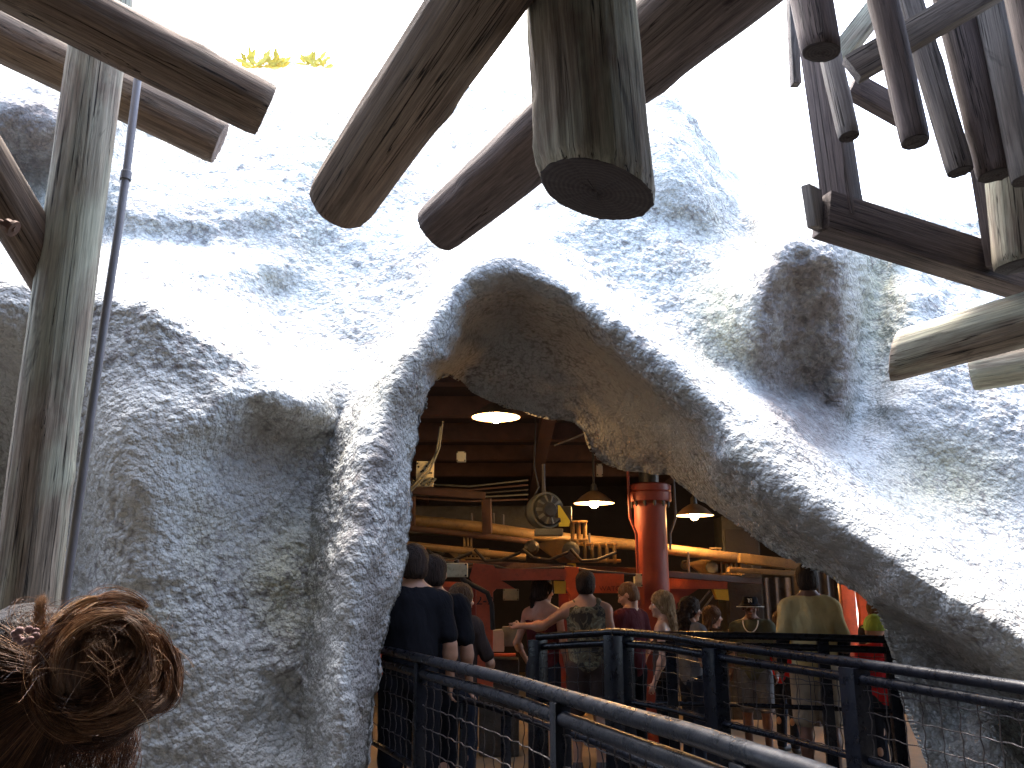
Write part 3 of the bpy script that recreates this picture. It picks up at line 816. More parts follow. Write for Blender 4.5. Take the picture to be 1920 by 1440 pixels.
# ------------------------------------------------------------------ timber poles
def pole(name, a, b, ra, rb, m=None, parent=None, end=None, seed=0, cut=None, n=56, knots=6, flat=0):
    """weathered round pole from a to b; local Z runs along it. cut=(nx,ny) tilts the face at the a end"""
    a = Vector(a); b = Vector(b); L = (b - a).length
    q = (b - a).to_track_quat('Z', 'Y')
    nr = max(10, int(L / 0.035))
    z = np.linspace(0, L, nr); th = np.linspace(0, 2 * PI, n, endpoint=False)
    Z, T = np.meshgrid(z, th, indexing='ij')
    rad = ra + (rb - ra) * Z / L
    c3 = np.stack([np.cos(T).ravel() * 1.6 + seed * 3.1, np.sin(T).ravel() * 1.6, Z.ravel() * 1.4], -1)
    rad = rad * (1 + .035 * fbm(c3, 3, seed).reshape(rad.shape))
    c4 = np.stack([np.cos(T).ravel() * 7 + seed, np.sin(T).ravel() * 7, Z.ravel() * 1.1], -1)
    rad = rad - ra * .045 * np.clip(np.abs(fbm(c4, 2, seed + 9)).reshape(rad.shape) * 3 - .2, 0, .6)
    rs = np.random.default_rng(seed + 100)
    for _ in range(knots):
        kz, kt = rs.uniform(0, L), rs.uniform(0, 2 * PI)
        d2 = ((Z - kz) / .05) ** 2 + (((T - kt + PI) % (2 * PI) - PI) * ra / .035) ** 2
        rad = rad + ra * .08 * np.exp(-d2)
    # slight bow
    bow = .012 * L * np.sin(PI * Z / L) * rs.uniform(-.6, .6)
    # chamfered ends
    e0 = np.clip((Z - 0) / (.02), 0, 1); e1 = np.clip((L - Z) / .02, 0, 1)
    rad = rad * (.955 + .045 * np.sqrt(e0)) * (.955 + .045 * np.sqrt(e1))
    X = rad * np.cos(T) + bow; Y = rad * np.sin(T)
    Zc = Z.copy()
    if cut:
        w = np.clip(1 - Z / (ra * 4), 0, 1)
        Zc = Z + w * (cut[0] * X + cut[1] * Y)
    v = np.stack([X, Y, Zc], -1).reshape(-1, 3)
    I = np.arange(nr * n).reshape(nr, n)
    J = np.roll(I, -1, 1)
    f = np.stack([I[:-1], J[:-1], J[1:], I[1:]], -1).reshape(-1, 4)
    nv = len(v)
    vs = [v]; fs = [f]; capstart = len(f)
    for side, row in ((0, 0), (1, nr - 1)):
        ring = v[I[row]]; c = ring.mean(0)
        prev = I[row]
        for k, s_ in enumerate((.96, .7, .4, .12)):
            zz = (-.003 if side == 0 else .003) + rs.normal(0, .0012, n)
            r_ = c + (ring - c) * s_; r_[:, 2] += zz
            cur = nv + np.arange(n); vs.append(r_); nv += n
            pj, cj = np.roll(prev, -1), np.roll(cur, -1)
            ff = np.stack([prev, cur, cj, pj], -1) if side == 0 else np.stack([prev, pj, cj, cur], -1)
            fs.append(ff); prev = cur
        half = n // 2
        # close the tiny centre
        cc = nv; vs.append(c[None] + np.array([[0, 0, -.003 if side == 0 else .003]])); nv += 1
        pj = np.roll(prev, -1)
        tri = np.stack([prev, np.full(n, cc), pj, pj], -1) if side == 0 else np.stack([prev, pj, np.full(n, cc), np.full(n, cc)], -1)
        fs.append(tri)
    v = np.concatenate(vs); f = np.concatenate(fs)
    me = bpy.data.meshes.new(name)
    quad = [list(dict.fromkeys(r)) for r in f.tolist()]
    me.from_pydata(v.tolist(), [], quad)
    mi = np.zeros(len(quad), np.int32); mi[capstart:] = 1
    me.polygons.foreach_set('use_smooth', np.ones(len(quad), bool))
    o = bpy.data.objects.new(name, me); scene.collection.objects.link(o)
    me.materials.append(m or WOOD); me.materials.append(end or ENDG)
    me.polygons.foreach_set('material_index', mi)
    me.set_sharp_from_angle(angle=R(50))
    o.location = a; o.rotation_mode = 'QUATERNION'; o.rotation_quaternion = q
    if parent is not None:
        o.parent = parent
        o.matrix_parent_inverse = Matrix.LocRotScale(parent.location, parent.rotation_euler, parent.scale).inverted()
    return o

def post_top(px, py, D, z):
    """the point straight above (px,py,D) at height z"""
    p = V(px, py, D); return Vector((p.x, p.y, z))

# left timber frame: leaning-free post, two cross beams, one diagonal brace
pb = V(58, 1116, 3.08)
fr = empty('timber_frame', (pb.x, pb.y, ground_z(pb.y)), label='weathered round post carrying two stepped cross poles and a diagonal brace at left', cat='timber frame')
pole('post', (pb.x + .01, pb.y, .0), V(219, -160, 3.62), .116, .104, WOODG, fr, seed=3, knots=10)
pole('cross_beam', V(497, 208, 3.30), V(-260, -190, 2.75), .108, .116, WOOD, fr, ENDL, seed=4, knots=5)
pole('cross_beam', V(412, 268, 3.95), V(-260, -60, 3.55), .106, .120, WOOD, fr, ENDL, seed=5, knots=5)
pole('diagonal_brace', V(112, 540, 3.34), V(-520, -510, 2.6), .094, .104, WOOD, fr, seed=6, knots=3, cut=(.5, .2))
nb_ = MB(); q0 = V(-40, 398, 2.98); q1 = V(30, 430, 2.98)
nb_.cyl(q0, q1, .011, n=12)
nb_.cyl(V(10, 420, 2.98), V(22, 427, 2.98), .024, n=6); nb_.cyl(V(22, 427, 2.98), V(27, 430, 2.98), .030, n=16)
nb_.build('bolt', RUST, fr)
cd = MB()
cp = [V(262, 118, 3.72), V(253, 190, 3.66), V(236, 330, 3.52), V(216, 470, 3.42), V(196, 600, 3.34), V(170, 780, 3.26), V(146, 950, 3.2), V(120, 1130, 3.18), V(90, 1340, 3.15), V(80, 1440, 3.15)]
cd.tube(cp, .0165, 14)
cd.build('conduit', GALV, fr)
cs_ = MB(); cs_.lathe([(.020, -.02), (.022, -.018), (.022, .018), (.020, .02)], cp[2], 18, (cp[3] - cp[2]).to_track_quat('Z', 'Y')); cs_.build('conduit_coupling', GALV, fr)

# overhead beams coming out over the camera
o = pole('log_beam', V(638, 380, 2.75), V(1010, -170, 1.95), .108, .112, WOOD, None, seed=8, knots=4)
tag(o, 'thick brown round pole slanting down from the top, left of the big vertical post', 'log beam')
o = pole('log_beam', V(818, 432, 3.25), V(1640, -280, 2.35), .100, .172, WOODD, None, seed=9, knots=4)
tag(o, 'dark round pole running behind the big hanging post, its cut end just left of the arch top', 'log beam')
a_ = V(1119, 358, 2.05)
o = pole('hanging_post', a_, (a_.x - .07, a_.y + .02, 3.75), .141, .136, WOODG, None, seed=12, cut=(.12, -.30), n=96, knots=6)
tag(o, 'very thick vertical round post with split pale face, cut off above the arch', 'post')
o = pole('log_beam', V(838, 3, 3.2), V(812, -190, 2.7), .052, .06, WOOD, None, seed=13, n=28)
tag(o, 'tip of a small round pole just entering at the top edge', 'log beam')
o = pole('log_beam', V(1678, 668, 3.75), V(2600, 412, 2.75), .108, .112, WOODG, None, ENDL, seed=14, knots=7, cut=(-.2, .4))
tag(o, 'pale greenish round pole pointing left from the right edge, the upper of two', 'log beam', 'poles jutting in from the right edge')
o = pole('log_beam', V(1822, 696, 4.35), V(2600, 566, 3.5), .105, .11, WOODG, None, ENDL, seed=15, knots=4)
tag(o, 'shorter pale pole at the right edge, tucked below and behind its longer neighbour', 'log beam', 'poles jutting in from the right edge')

def plank(name, a, b, w, h, m, parent, roll=0.0, bev=.004):
    """squared timber from a to b; local Z runs along it so the grain does too"""
    a = Vector(a); b = Vector(b); L = (b - a).length
    q = (b - a).to_track_quat('Z', 'Y') @ Quaternion((0, 0, 1), roll)
    o = MB().box((0, 0, L / 2), (w, h, L), bev=bev).build(name, m, None)
    o.location = a; o.rotation_mode = 'QUATERNION'; o.rotation_quaternion = q
    o.parent = parent
    o.matrix_parent_inverse = Matrix.LocRotScale(parent.location, parent.rotation_euler, parent.scale).inverted()
    return o

# overhead railing at the top right
rl = empty('overhead_railing', V(1880, 480, 2.9), label='overhead timber railing of hanging round balusters, rails and square posts at top right', cat='railing')
for i, (tx, ty, bx, by, D0, D1, r_) in enumerate([
        (1505, -120, 1592, 256, 3.25, 3.35, .042), (1620, -160, 1716, 266, 2.75, 2.85, .048), (1655, -160, 1800, 322, 3.2, 3.3, .050),
        (1744, -160, 1866, 328, 3.2, 3.3, .066), (1822, -160, 1925, 338, 3.1, 3.2, .056), (1885, -160, 1990, 330, 2.6, 2.7, .050)]):
    pole('baluster', V(bx, by, D1), V(tx, ty, D1 + .32), r_, r_ * 1.08, WOODD if i % 2 else WOODGREY, rl, seed=20 + i, n=32, knots=3)
pole('round_post', V(1540, 98, 3.0), V(1496, -150, 3.2), .068, .082, WOODD, rl, seed=31, n=40, cut=(.1, -.2))
plank('square_post', V(1584, 414, 3.50), V(1514, -60, 3.72), .125, .11, WOODD, rl, bev=.006)
plank('end_board', V(1533, 430, 3.42), V(1521, 352, 3.44), .036, .13, WOODGREY, rl)
plank('bottom_beam', V(1540, 402, 3.46), V(2300, 640, 3.9), .115, .17, WOODD, rl, bev=.006)
plank('rail_board', V(1596, 132, 3.24), V(1900, -45, 3.2), .055, .11, WOODGREY, rl)
plank('rail_board', V(1596, 160, 3.8), V(1700, 218, 3.8), .06, .11, WOODD, rl)
plank('square_post', V(1864, 500, 3.52), V(1822, 250, 3.62), .050, .06, WOODD, rl)
pole('round_post', V(1915, 498, 3.40), V(1853, -160, 3.75), .102, .104, WOODG, rl, seed=33, n=48, cut=(.05, -.1))
plank('square_post', V(1492, 160, 4.0), V(1480, -80, 4.1), .04, .05, WOODGREY, rl)
plank('rail_board', V(1640, 20, 4.0), V(1570, 110, 4.0), .09, .09, WOODG, rl)

# unseen deck and dark wall, added around the viewer to block sky light
dk = empty('shading_deck', (0, -3.0, 4.6), label='unseen timber deck overhead, added behind the viewer to cut sky light', cat='deck')
for k in range(36):
    y = -9.2 + k * .36
    if y < 2.3: MB().box((0, y, 4.65), (20, .34, .05)).build('plank', WOODD, dk)
wx = np.linspace(-16, 16, 60); wz = np.linspace(-.5, 7, 24)
X_, Z_ = np.meshgrid(wx, wz, indexing='ij')
Y_ = -7.5 + .6 * fbm(np.stack([X_.ravel() * .5, Z_.ravel() * 0, Z_.ravel() * .5], -1), 4, 5).reshape(X_.shape) + .08 * X_ ** 2 * .6
I_ = np.arange(60 * 24).reshape(60, 24)
f_ = np.stack([I_[:-1, :-1], I_[1:, :-1], I_[1:, 1:], I_[:-1, 1:]], -1).reshape(-1, 4)
o = link('blocker_wall', np_mesh('blocker_wall', np.stack([X_, Y_, Z_], -1).reshape(-1, 3), f_), DARKW)
tag(o, 'unseen dark wall added behind the viewer to cut fill light', 'rock wall')

# dry weeds at the skyline
wd = MB()
wr = random.Random(4)
for cxp in (470, 500, 520, 585, 600):
    for k in range(26):
        p = V(cxp + wr.uniform(-14, 14), 118 + wr.uniform(-4, 10), 8.75)
        d = Vector((wr.uniform(-1, 1), wr.uniform(-.6, .6), wr.uniform(.2, 1.2))).normalized() * wr.uniform(.05, .2)
        s_ = d.cross(Vector((0, 1, 0))).normalized() * wr.uniform(.012, .03)
        vs_ = [wd.bm.verts.new(x) for x in (p, p + d * .5 + s_, p + d, p + d * .5 - s_)]
        wd.bm.faces.new(vs_)
o = wd.build('weeds', GRASSY)
tag(o, 'tuft of dry yellow weeds on the rock skyline', 'weeds', kind='stuff')

# ------------------------------------------------------------------ station hall inside the cave
CZ = 3.36
def zt(py, D): return float(P(960, py, D)[2])
hall = empty('station_hall', (1, 9, .1), label='dark timber-roofed station hall inside the cave with corrugated wall', cat='building')
MB().prism([(-5.5, 6.3, CZ + .02), (1.1, 6.3, CZ + .02), (2.2, 8.0, CZ + .02), (7.5, 10.5, CZ + .02), (7.5, 16.1, CZ + .02), (-5.5, 16.1, CZ + .02)], (0, 0, .2)).build('ceiling', CEIL, hall)
MB().box((-5.4, 11.1, 1.7), (.2, 10.0, 3.6)).build('wall', DARKW, hall)
MB().box((7.4, 13.1, 1.7), (.2, 5.8, 3.6)).build('wall', DARKW, hall)
# back wall with the daylight opening at right
bx = P(1584, 1116, 15.6); bx2 = P(1626, 1116, 15.6)
MB().box(((-5.3 + bx[0]) / 2, 15.9, 1.8), (bx[0] + 5.3, .2, 3.6)).build('wall', DARKW, hall)
MB().box(((7.3 + bx2[0]) / 2, 15.9, 1.8), (7.3 - bx2[0], .2, 3.6)).build('wall', DARKW, hall)
MB().box(((bx[0] + bx2[0]) / 2, 15.9, 2.62), (bx2[0] - bx[0], .2, 1.9)).build('wall', DARKW, hall)
for y, zz, xr in ((7.3, .16, 1.4), (8.5, .2, 2.4), (9.9, .2, 5), (11.4, .2, 7), (13.0, .2, 7)):
    MB().box(((-5.3 + xr) / 2, y, CZ - zz / 2 + .02), (xr + 5.3, .16, zz), bev=.01).build('rafter', RAFT, hall)
for x in (-1.6, .35, 2.3, 4.2):
    y0 = 6.4 + max(0, x - .8) * 1.3
    MB().box((x, (y0 + 15.8) / 2, CZ - .26), (.14, 15.8 - y0, .14), bev=.01).build('purlin', RAFT, hall)
def corr(x0, x1, y, z0, z1, name, dx=.075):
    xs = np.arange(x0, x1, dx / 8); zs = np.array([z0, (z0 + z1) / 2, z1])
    X, Z = np.meshgrid(xs, zs, indexing='ij')
    Yv = y + .022 * np.sin(2 * PI * X / dx)
    v = np.concatenate([np.stack([X, Yv, Z], -1).reshape(-1, 3), np.stack([X, Yv + .01, Z], -1).reshape(-1, 3)])
    I = np.arange(len(xs) * 3).reshape(len(xs), 3)
    f = np.stack([I[:-1, :-1], I[1:, :-1], I[1:, 1:], I[:-1, 1:]], -1).reshape(-1, 4)
    f = np.vstack([f, f[:, ::-1] + len(xs) * 3])
    return link(name, np_mesh(name, v, f), CORR, hall)
corr(P(1462, 1116, 9.6)[0], P(1535, 1116, 9.6)[0], 9.4, .1, 2.6, 'corrugated_panel', .10)
corr(P(1330, 1116, 10.5)[0], P(1462, 1116, 10.5)[0], 10.3, .1, 1.62, 'corrugated_panel', .12)
# dark service bulkhead and shelf near the ceiling at left
m_ = MB(); m_.beam(V(700, 915, 8.6), V(910, 930, 8.6), .10, .07, .006); m_.beam(V(912, 935, 8.6), V(914, 1000, 8.6), .09, .09, .006); m_.beam(V(770, 930, 8.6), V(770, 990, 8.6), .09, .09, .006)
m_.build('timber_shelf', RAFT, hall)

# gable strip of bright sky glimpsed above the hall roof at far left is part of the opening edge
def lamp(px, py, D, dia, label, energy, stem=.25, glow=True):
    c = V(px, py, D)
    t = empty('pendant_lamp', c, label=label, cat='lamp', group='warm enamel dome lamps hanging in the hall')
    r_ = dia / 2
    prof = [(.028, r_ * .86), (.032, r_ * .62), (r_ * .30, r_ * .56), (r_ * .62, r_ * .36), (r_ * .88, r_ * .12), (r_, 0.0)]
    inner = [(r_ * .985, .002), (r_ * .86, r_ * .115), (r_ * .60, r_ * .345), (r_ * .27, r_ * .54), (.02, r_ * .58)]
    MB().lathe(prof, c, 40).build('shade', SHADE, t)
    MB().lathe(inner, c, 40).build('reflector', SHADEIN, t)
    MB().sphere(c + Vector((0, 0, r_ * .06)), r_ * .26, 12, (1, 1, 1.15)).build('bulb', BULB, t)
    st = MB(); st.cyl(c + Vector((0, 0, r_ * .58)), c + Vector((0, 0, r_ * .95)), .038, .03, 14)
    st.cyl(c + Vector((0, 0, r_ * .9)), (c.x, c.y, CZ + .02), .012, n=10)
    st.build('stem', MACH, t)
    ld = bpy.data.lights.new('lamp_light', 'POINT'); ld.energy = energy; ld.color = (1.0, .52, .18); ld.shadow_soft_size = .06
    lo = bpy.data.objects.new('lamp_light', ld); scene.collection.objects.link(lo)
    lo.parent = t; lo.location = (0, 0, -r_ * .32)
    return t
lamp(930, 783, 7.0, .40, 'lit round lamp highest and nearest of the hanging lamps, seen from right below', 1.1)
lamp(1114, 944, 8.4, .40, 'lit dome lamp left of the red column, its brown shade and bulb showing', 1.9)
lamp(1302, 967, 8.9, .40, 'lit dome lamp right of the red column, below the vault edge', 1.9)
lamp(1488, 1076, 11.2, .33, 'small far lamp beside the head of the man in the khaki shirt', 4.5)
# further lamps of the hall behind the rock leg
lamp(520, 985, 8.8, .40, 'lit dome lamp hidden behind the left leg of the rock', 2.4)
lamp(1740, 960, 9.6, .40, 'lit dome lamp hidden behind the right wing of the rock', 3.0)

# red column
cx, cy, _ = P(1225, 1116, 8.2)
col = empty('steel_column', (cx, cy, .1), label='thick red painted round steel column with bolted flange', cat='column')
zf = zt(930, 8.2)
MB().lathe([(.155, .1), (.155, zf - .10), (.165, zf - .06)], (cx, cy, 0), 40).build('shaft', REDP, col)
MB().lathe([(.0, zf - .035), (.205, zf - .035), (.212, zf - .02), (.212, zf + .05), (.200, zf + .06), (.212, zf + .07), (.212, zf + .125), (.19, zf + .14), (0, zf + .14)], (cx, cy, 0), 40).build('flange', REDP, col)
for k in range(12):
    a = 2 * PI * k / 12 + .1
    b_ = MB(); c0 = Vector((cx + .183 * math.cos(a), cy + .183 * math.sin(a), zf - .036))
    b_.cyl(c0 - Vector((0, 0, .035)), c0, .017, n=6); b_.cyl(c0 - Vector((0, 0, .05)), c0 - Vector((0, 0, .034)), .009, n=8)
    b_.build('bolt', MACH, col)
MB().lathe([(.10, zf + .13), (.10, CZ), ], (cx, cy, 0), 24).build('spigot', MACH, col)
m_ = MB()
m_.tube([(cx - .16, cy - .12, .1), (cx - .16, cy - .12, zf - .35), (cx - .215, cy - .12, zf - .2), (cx - .222, cy - .1, zf + .3), (cx - .18, cy, CZ)], .014, 8)
m_.build('conduit', REDP, col)
m_ = MB()
m_.tube([(cx + .16, cy - .12, zf - .5), (cx + .165, cy - .12, zf - .35), (cx + .225, cy - .12, zf - .2), (cx + .226, cy - .1, zf + .35)], .012, 8)
m_.build('conduit', GALV, col)

# long tan pipes
def pipe(name, pts, r_, m, label, cat='pipe', group=None, D=None):
    b_ = MB(); b_.tube([V(*p) for p in pts], r_, 16)
    o = b_.build(name, m); return tag(o, label, cat, group)
pipe('pipe', [(560, 952, 8.6), (770, 975, 8.7), (900, 988, 8.8), (1010, 1004, 8.9), (1190, 1022, 9.0), (1330, 1040, 9.1), (1480, 1058, 9.3), (1600, 1075, 9.5)], .056, TAN, 'long tan pipe crossing the hall behind the red column', group='tan pipes across the hall')
pipe('pipe', [(560, 1010, 8.3), (770, 1022, 8.4), (880, 1034, 8.5), (985, 1045, 8.6)], .035, TAN, 'thinner tan pipe with a lamp glint, above the heads at left', group='tan pipes across the hall')
pipe('pipe', [(560, 968, 8.5), (770, 990, 8.55), (1000, 1016, 8.7)], .03, RAFT, 'narrow brown pipe directly under the long tan pipe', group='tan pipes across the hall')
# cream box girder at right
m_ = MB(); m_.beam(V(1385, 1046, 9.0), V(1520, 1062, 9.0), .10, .10, .01); m_.beam(V(1365, 1068, 8.8), V(1530, 1078, 8.8), .12, .05, .01)
tag(m_.build('girder', TAN), 'tan steel girder under the right vault edge, ending above the corrugated wall', 'girder')

# electric motor
mc = V(1022, 958, 8.0)
mot = empty('motor', mc, label='dark round electric motor with grey rim beside the yellow bracket', cat='motor')
axq = Vector((.45, -1, .05)).to_track_quat('Z', 'Y')
MB().lathe([(0, .12), (.06, .12), (.075, .10), (.13, .09), (.15, .05), (.152, -.12), (.13, -.16), (0, -.16)], mc, 32, axq).build('housing', MACH, mot)
MB().lathe([(.150, .06), (.168, .06), (.172, .0), (.168, -.05), (.150, -.05)], mc, 36, axq).build('rim', MACHG, mot)
m_ = MB()
for k in range(10):
    a = 2 * PI * k / 10
    d_ = axq @ Vector((math.cos(a), math.sin(a), 0))
    m_.beam(mc + d_ * .07 + axq @ Vector((0, 0, .095)), mc + d_ * .135 + axq @ Vector((0, 0, .085)), .012, .03, .001)
m_.build('fan_grille', MACHG, mot)
m_ = MB(); m_.box(mc + Vector((.12, .05, -.03)), (.26, .16, .15), bev=.02); m_.cyl(mc + Vector((.12, -.04, -.03)), mc + Vector((.12, -.07, -.03)), .045, n=20); m_.build('gearbox', MACH, mot)
m_ = MB(); m_.box(mc + Vector((.03, .0, -.20)), (.26, .2, .06), bev=.01); m_.build('foot_plate', MACHG, mot)
m_ = MB(); m_.tube([mc + Vector((-.12, 0, .10)), mc + Vector((-.06, 0, .22)), mc + Vector((-.10, .02, .42)), mc + Vector((-.08, .05, .9))], .009, 6); m_.build('cable', BLK, mot)
m_ = MB(); m_.cyl(mc + Vector((-.01, .05, .12)), mc + Vector((-.01, .05, .45)), .018, n=12); m_.build('conduit', GALV, mot)

# yellow bracket
yb = [V(x, y, 7.85) for x, y in ((1046, 947), (1050, 948), (1069, 977), (1067, 987), (1048, 987), (1048, 981), (1052, 978), (1051, 971), (1047, 970))]
m_ = MB().prism(yb, (0, .02, 0)); tag(m_.build('bracket', YELG, smooth=False), 'bright yellow triangular steel bracket above the brake assembly', 'bracket')

# brake / drive units
def drive_unit(px, py, D, s_, label, flip=1):
    c = V(px, py, D)
    t = empty('brake_unit', c, label=label, cat='brake unit', group='tan brake units on the drive pipes')
    def W(x, z, y=0): return c + Vector((x * flip * s_, y * s_, z * s_))
    m_ = MB()
    for k in range(6): m_.box(W(.10 + k * .085, -.02 - k * .006), (.030 * s_, .14 * s_, .22 * s_), bev=.004)
    m_.box(W(.31, -.13), (.56 * s_, .13 * s_, .035 * s_), bev=.006); m_.box(W(.31, .055), (.5 * s_, .10 * s_, .03 * s_), bev=.004)
    m_.build('caliper', TAN, t)
    MB().prism([W(-.38, .06), W(-.10, .12), W(.04, .10), (W(.04, -.15)), W(-.10, -.15)], (0, .10 * s_, 0)).build('wedge_arm', TAN, t)
    w_ = MB(); w_.lathe([(.0, -.06 * s_), (.085 * s_, -.06 * s_), (.10 * s_, -.03 * s_), (.10 * s_, .03 * s_), (.06 * s_, .05 * s_), (0, .05 * s_)], W(.02, -.02, -.10), 24, Vector((0, -1, 0)).to_track_quat('Z', 'Y')); w_.build('roller', MACHG, t)
    w_ = MB(); w_.lathe([(.0, -.03 * s_), (.075 * s_, -.03 * s_), (.085 * s_, .0), (.05 * s_, .04 * s_), (0, .04 * s_)], W(-.42, .02, -.02), 24, Vector((0, -1, 0)).to_track_quat('Z', 'Y')); w_.build('roller', MACH, t)
    m_ = MB()
    for dx in (.05, .12, .19): m_.cyl(W(dx, .12), W(dx, .30), .024 * s_, n=12)
    m_.box(W(.12, .31), (.20 * s_, .09 * s_, .025 * s_), bev=.003); m_.box(W(.12, .10), (.2 * s_, .1 * s_, .03 * s_), bev=.003)
    m_.build('spring_pack', TAN, t)
    m_ = MB(); m_.box(W(.03, -.18), (.10 * s_, .09 * s_, .05 * s_), bev=.01); m_.build('pad', YEL, t)
    return t
drive_unit(1066, 1030, 8.3, .85, 'large tan brake assembly with rollers left of the red column')
drive_unit(1330, 1062, 9.2, .62, 'smaller dark tan brake assembly right of the red column')
drive_unit(866, 1035, 8.9, .5, 'small brake assembly on the tan pipe above the seated machine at left')

# orange support frames with arms
def slab(poly, D, th):
    m_ = MB(); pts = [V(x, y, D) for x, y in poly]; m_.prism(pts, (0, th, 0)); return m_
fr1 = empty('support_frame', (V(905, 1116, 6.9).x, V(905, 1116, 6.9).y, .1), label='orange-red steel support frame stencilled 2-2 with a gusseted arm', cat='support frame', group='orange-red support frames along the track')
slab([(888, 1056), (925, 1060), (938, 1078), (936, 1086), (966, 1104), (930, 1104), (924, 1110), (924, 1300), (893, 1300), (893, 1100), (880, 1084)], 6.9, .10).build('post', ORANGE, fr1, smooth=False)
slab([(930, 1066), (1062, 1067), (1062, 1087), (936, 1088)], 6.86, .12).build('arm', ORANGE, fr1, smooth=False)
slab([(826, 1100), (892, 1100), (893, 1300), (872, 1300), (866, 1130), (826, 1116)], 7.05, .06).build('side_plate', REDP, fr1, smooth=False)
slab([(1039, 1089), (1061, 1090), (1061, 1113), (1040, 1113)], 6.9, .10).build('pad', YEL, fr1, smooth=False)
m_ = MB(); m_.tube([V(855, 1050, 6.8), V(868, 1086, 6.8), (V(880, 1094, 6.8)), V(900, 1104, 6.8), V(914, 1112, 6.8), V(922, 1134, 6.8), V(924, 1180, 6.8)], .020, 10); m_.build('hose', BLK, fr1)

fr2 = empty('support_frame', (V(1078, 1116, 7.4).x, V(1078, 1116, 7.4).y, .1), label='orange-red steel frame behind the couple, carrying a WATCH warning plate', cat='support frame', group='orange-red support frames along the track')
slab([(1060, 1062), (1085, 1064), (1085, 1300), (1068, 1300), (1068, 1116), (1062, 1106), (1060, 1090)], 7.5, .10).build('post', ORANGE, fr2, smooth=False)
wp = slab([(1085, 1074), (1170, 1076), (1170, 1112), (1086, 1112)], 7.55, .05).build('warning_plate', ORANGE, fr2, smooth=False)
slab([(1048, 1110), (1066, 1112), (1072, 1120), (1072, 1300), (1050, 1300)], 7.8, .05).build('side_plate', REDP, fr2, smooth=False)
fr3 = empty('support_frame', (V(1300, 1116, 8.6).x, V(1300, 1116, 8.6).y, .1), label='orange-red frame arm right of the red column with a yellow pad at its end', cat='support frame', group='orange-red support frames along the track')
slab([(1256, 1084), (1364, 1087), (1364, 1104), (1256, 1104)], 8.7, .12).build('arm', ORANGE, fr3, smooth=False)
slab([(1256, 1104), (1310, 1104), (1256, 1140)], 8.76, .05).build('gusset', REDP, fr3, smooth=False)
slab([(1338, 1105), (1365, 1105), (1367, 1126), (1345, 1124)], 8.7, .10).build('pad', YEL, fr3, smooth=False)
slab([(1256, 1104), (1270, 1104), (1270, 1300), (1256, 1300)], 8.8, .06).build('post', REDP, fr3, smooth=False)
fr4 = empty('support_frame', (V(725, 1116, 7.4).x, V(725, 1116, 7.4).y, .1), label='orange-red frame edge showing between the rock leg and the man in black', cat='support frame', group='orange-red support frames along the track')
slab([(600, 1080), (770, 1082), (830, 1090), (880, 1092), (880, 1108), (600, 1100)], 7.5, .10).build('arm', ORANGE, fr4, smooth=False)
slab([(700, 1100), (724, 1100), (724, 1300), (700, 1300)], 7.6, .06).build('post', ORANGE, fr4, smooth=False)

def lettering(name, txt, px, py, D, h, m, parent, rz=0, sx=1.0, dy=-.004, depth=.0012):
    cu = bpy.data.curves.new('lettering', 'FONT'); cu.body = txt; cu.size = h; cu.extrude = depth
    cu.align_x = 'CENTER'; cu.align_y = 'CENTER'
    to = bpy.data.objects.new('tmp_text', cu); scene.collection.objects.link(to)
    dg = bpy.context.evaluated_depsgraph_get(); dg.update()
    me = bpy.data.meshes.new_from_object(to.evaluated_get(dg)); me.name = name
    bpy.data.objects.remove(to); me.materials.clear()
    M = Matrix.Translation(V(px, py, D) + Vector((0, dy, 0))) @ Matrix.Rotation(rz, 4, 'Z') @ Matrix.Rotation(R(90), 4, 'X') @ Matrix.Diagonal((sx, 1, 1, 1))
    me.transform(M)
    return link(name, me, m, parent)
lettering('lettering', '2-2', 909, 1126, 6.9, .105, INK, fr1, sx=1.05, dy=-.006)
lettering('lettering', 'WATCH', 1148, 1104, 7.55, .062, INKR, fr2, sx=1.0, dy=-.006)

# overhead track beam and cables along the hall
m_ = MB(); m_.beam(V(600, 1046, 7.9), V(1190, 1072, 8.4), .16, .07, .006); m_.beam(V(1190, 1072, 8.4), V(1420, 1090, 8.9), .16, .06, .006)
tag(m_.build('track_beam', RAFT), 'dark brown horizontal beam running under the brake units', 'beam')
pipe('cable', [(600, 1048, 7.6), (800, 1050, 7.6), (850, 1056, 7.6), (930, 1062, 7.6), (960, 1070, 7.6), (1060, 1064, 7.7), (1120, 1072, 7.8), (1190, 1078, 7.9)], .014, BLK, 'thick black cable sagging along the orange arms', 'cable')
pipe('cable', [(826, 800, 7.5), (818, 850, 7.5), (800, 880, 7.4), (772, 915, 7.3), (740, 940, 7.2)], .010, MACHG, 'pair of thin cables running down past the cream box', 'cable')
pipe('cable', [(830, 790, 7.5), (824, 840, 7.5), (806, 882, 7.4), (780, 912, 7.3), (740, 950, 7.2)], .008, MACHG, 'thin grey cable nearest the lamp at upper left', 'cable')
pipe('conduit', [(1040, 835, 7.9), (1070, 824, 7.8), (1098, 812, 7.7)], .010, GALV, 'thin grey conduit on the ceiling by the vault edge', 'conduit')

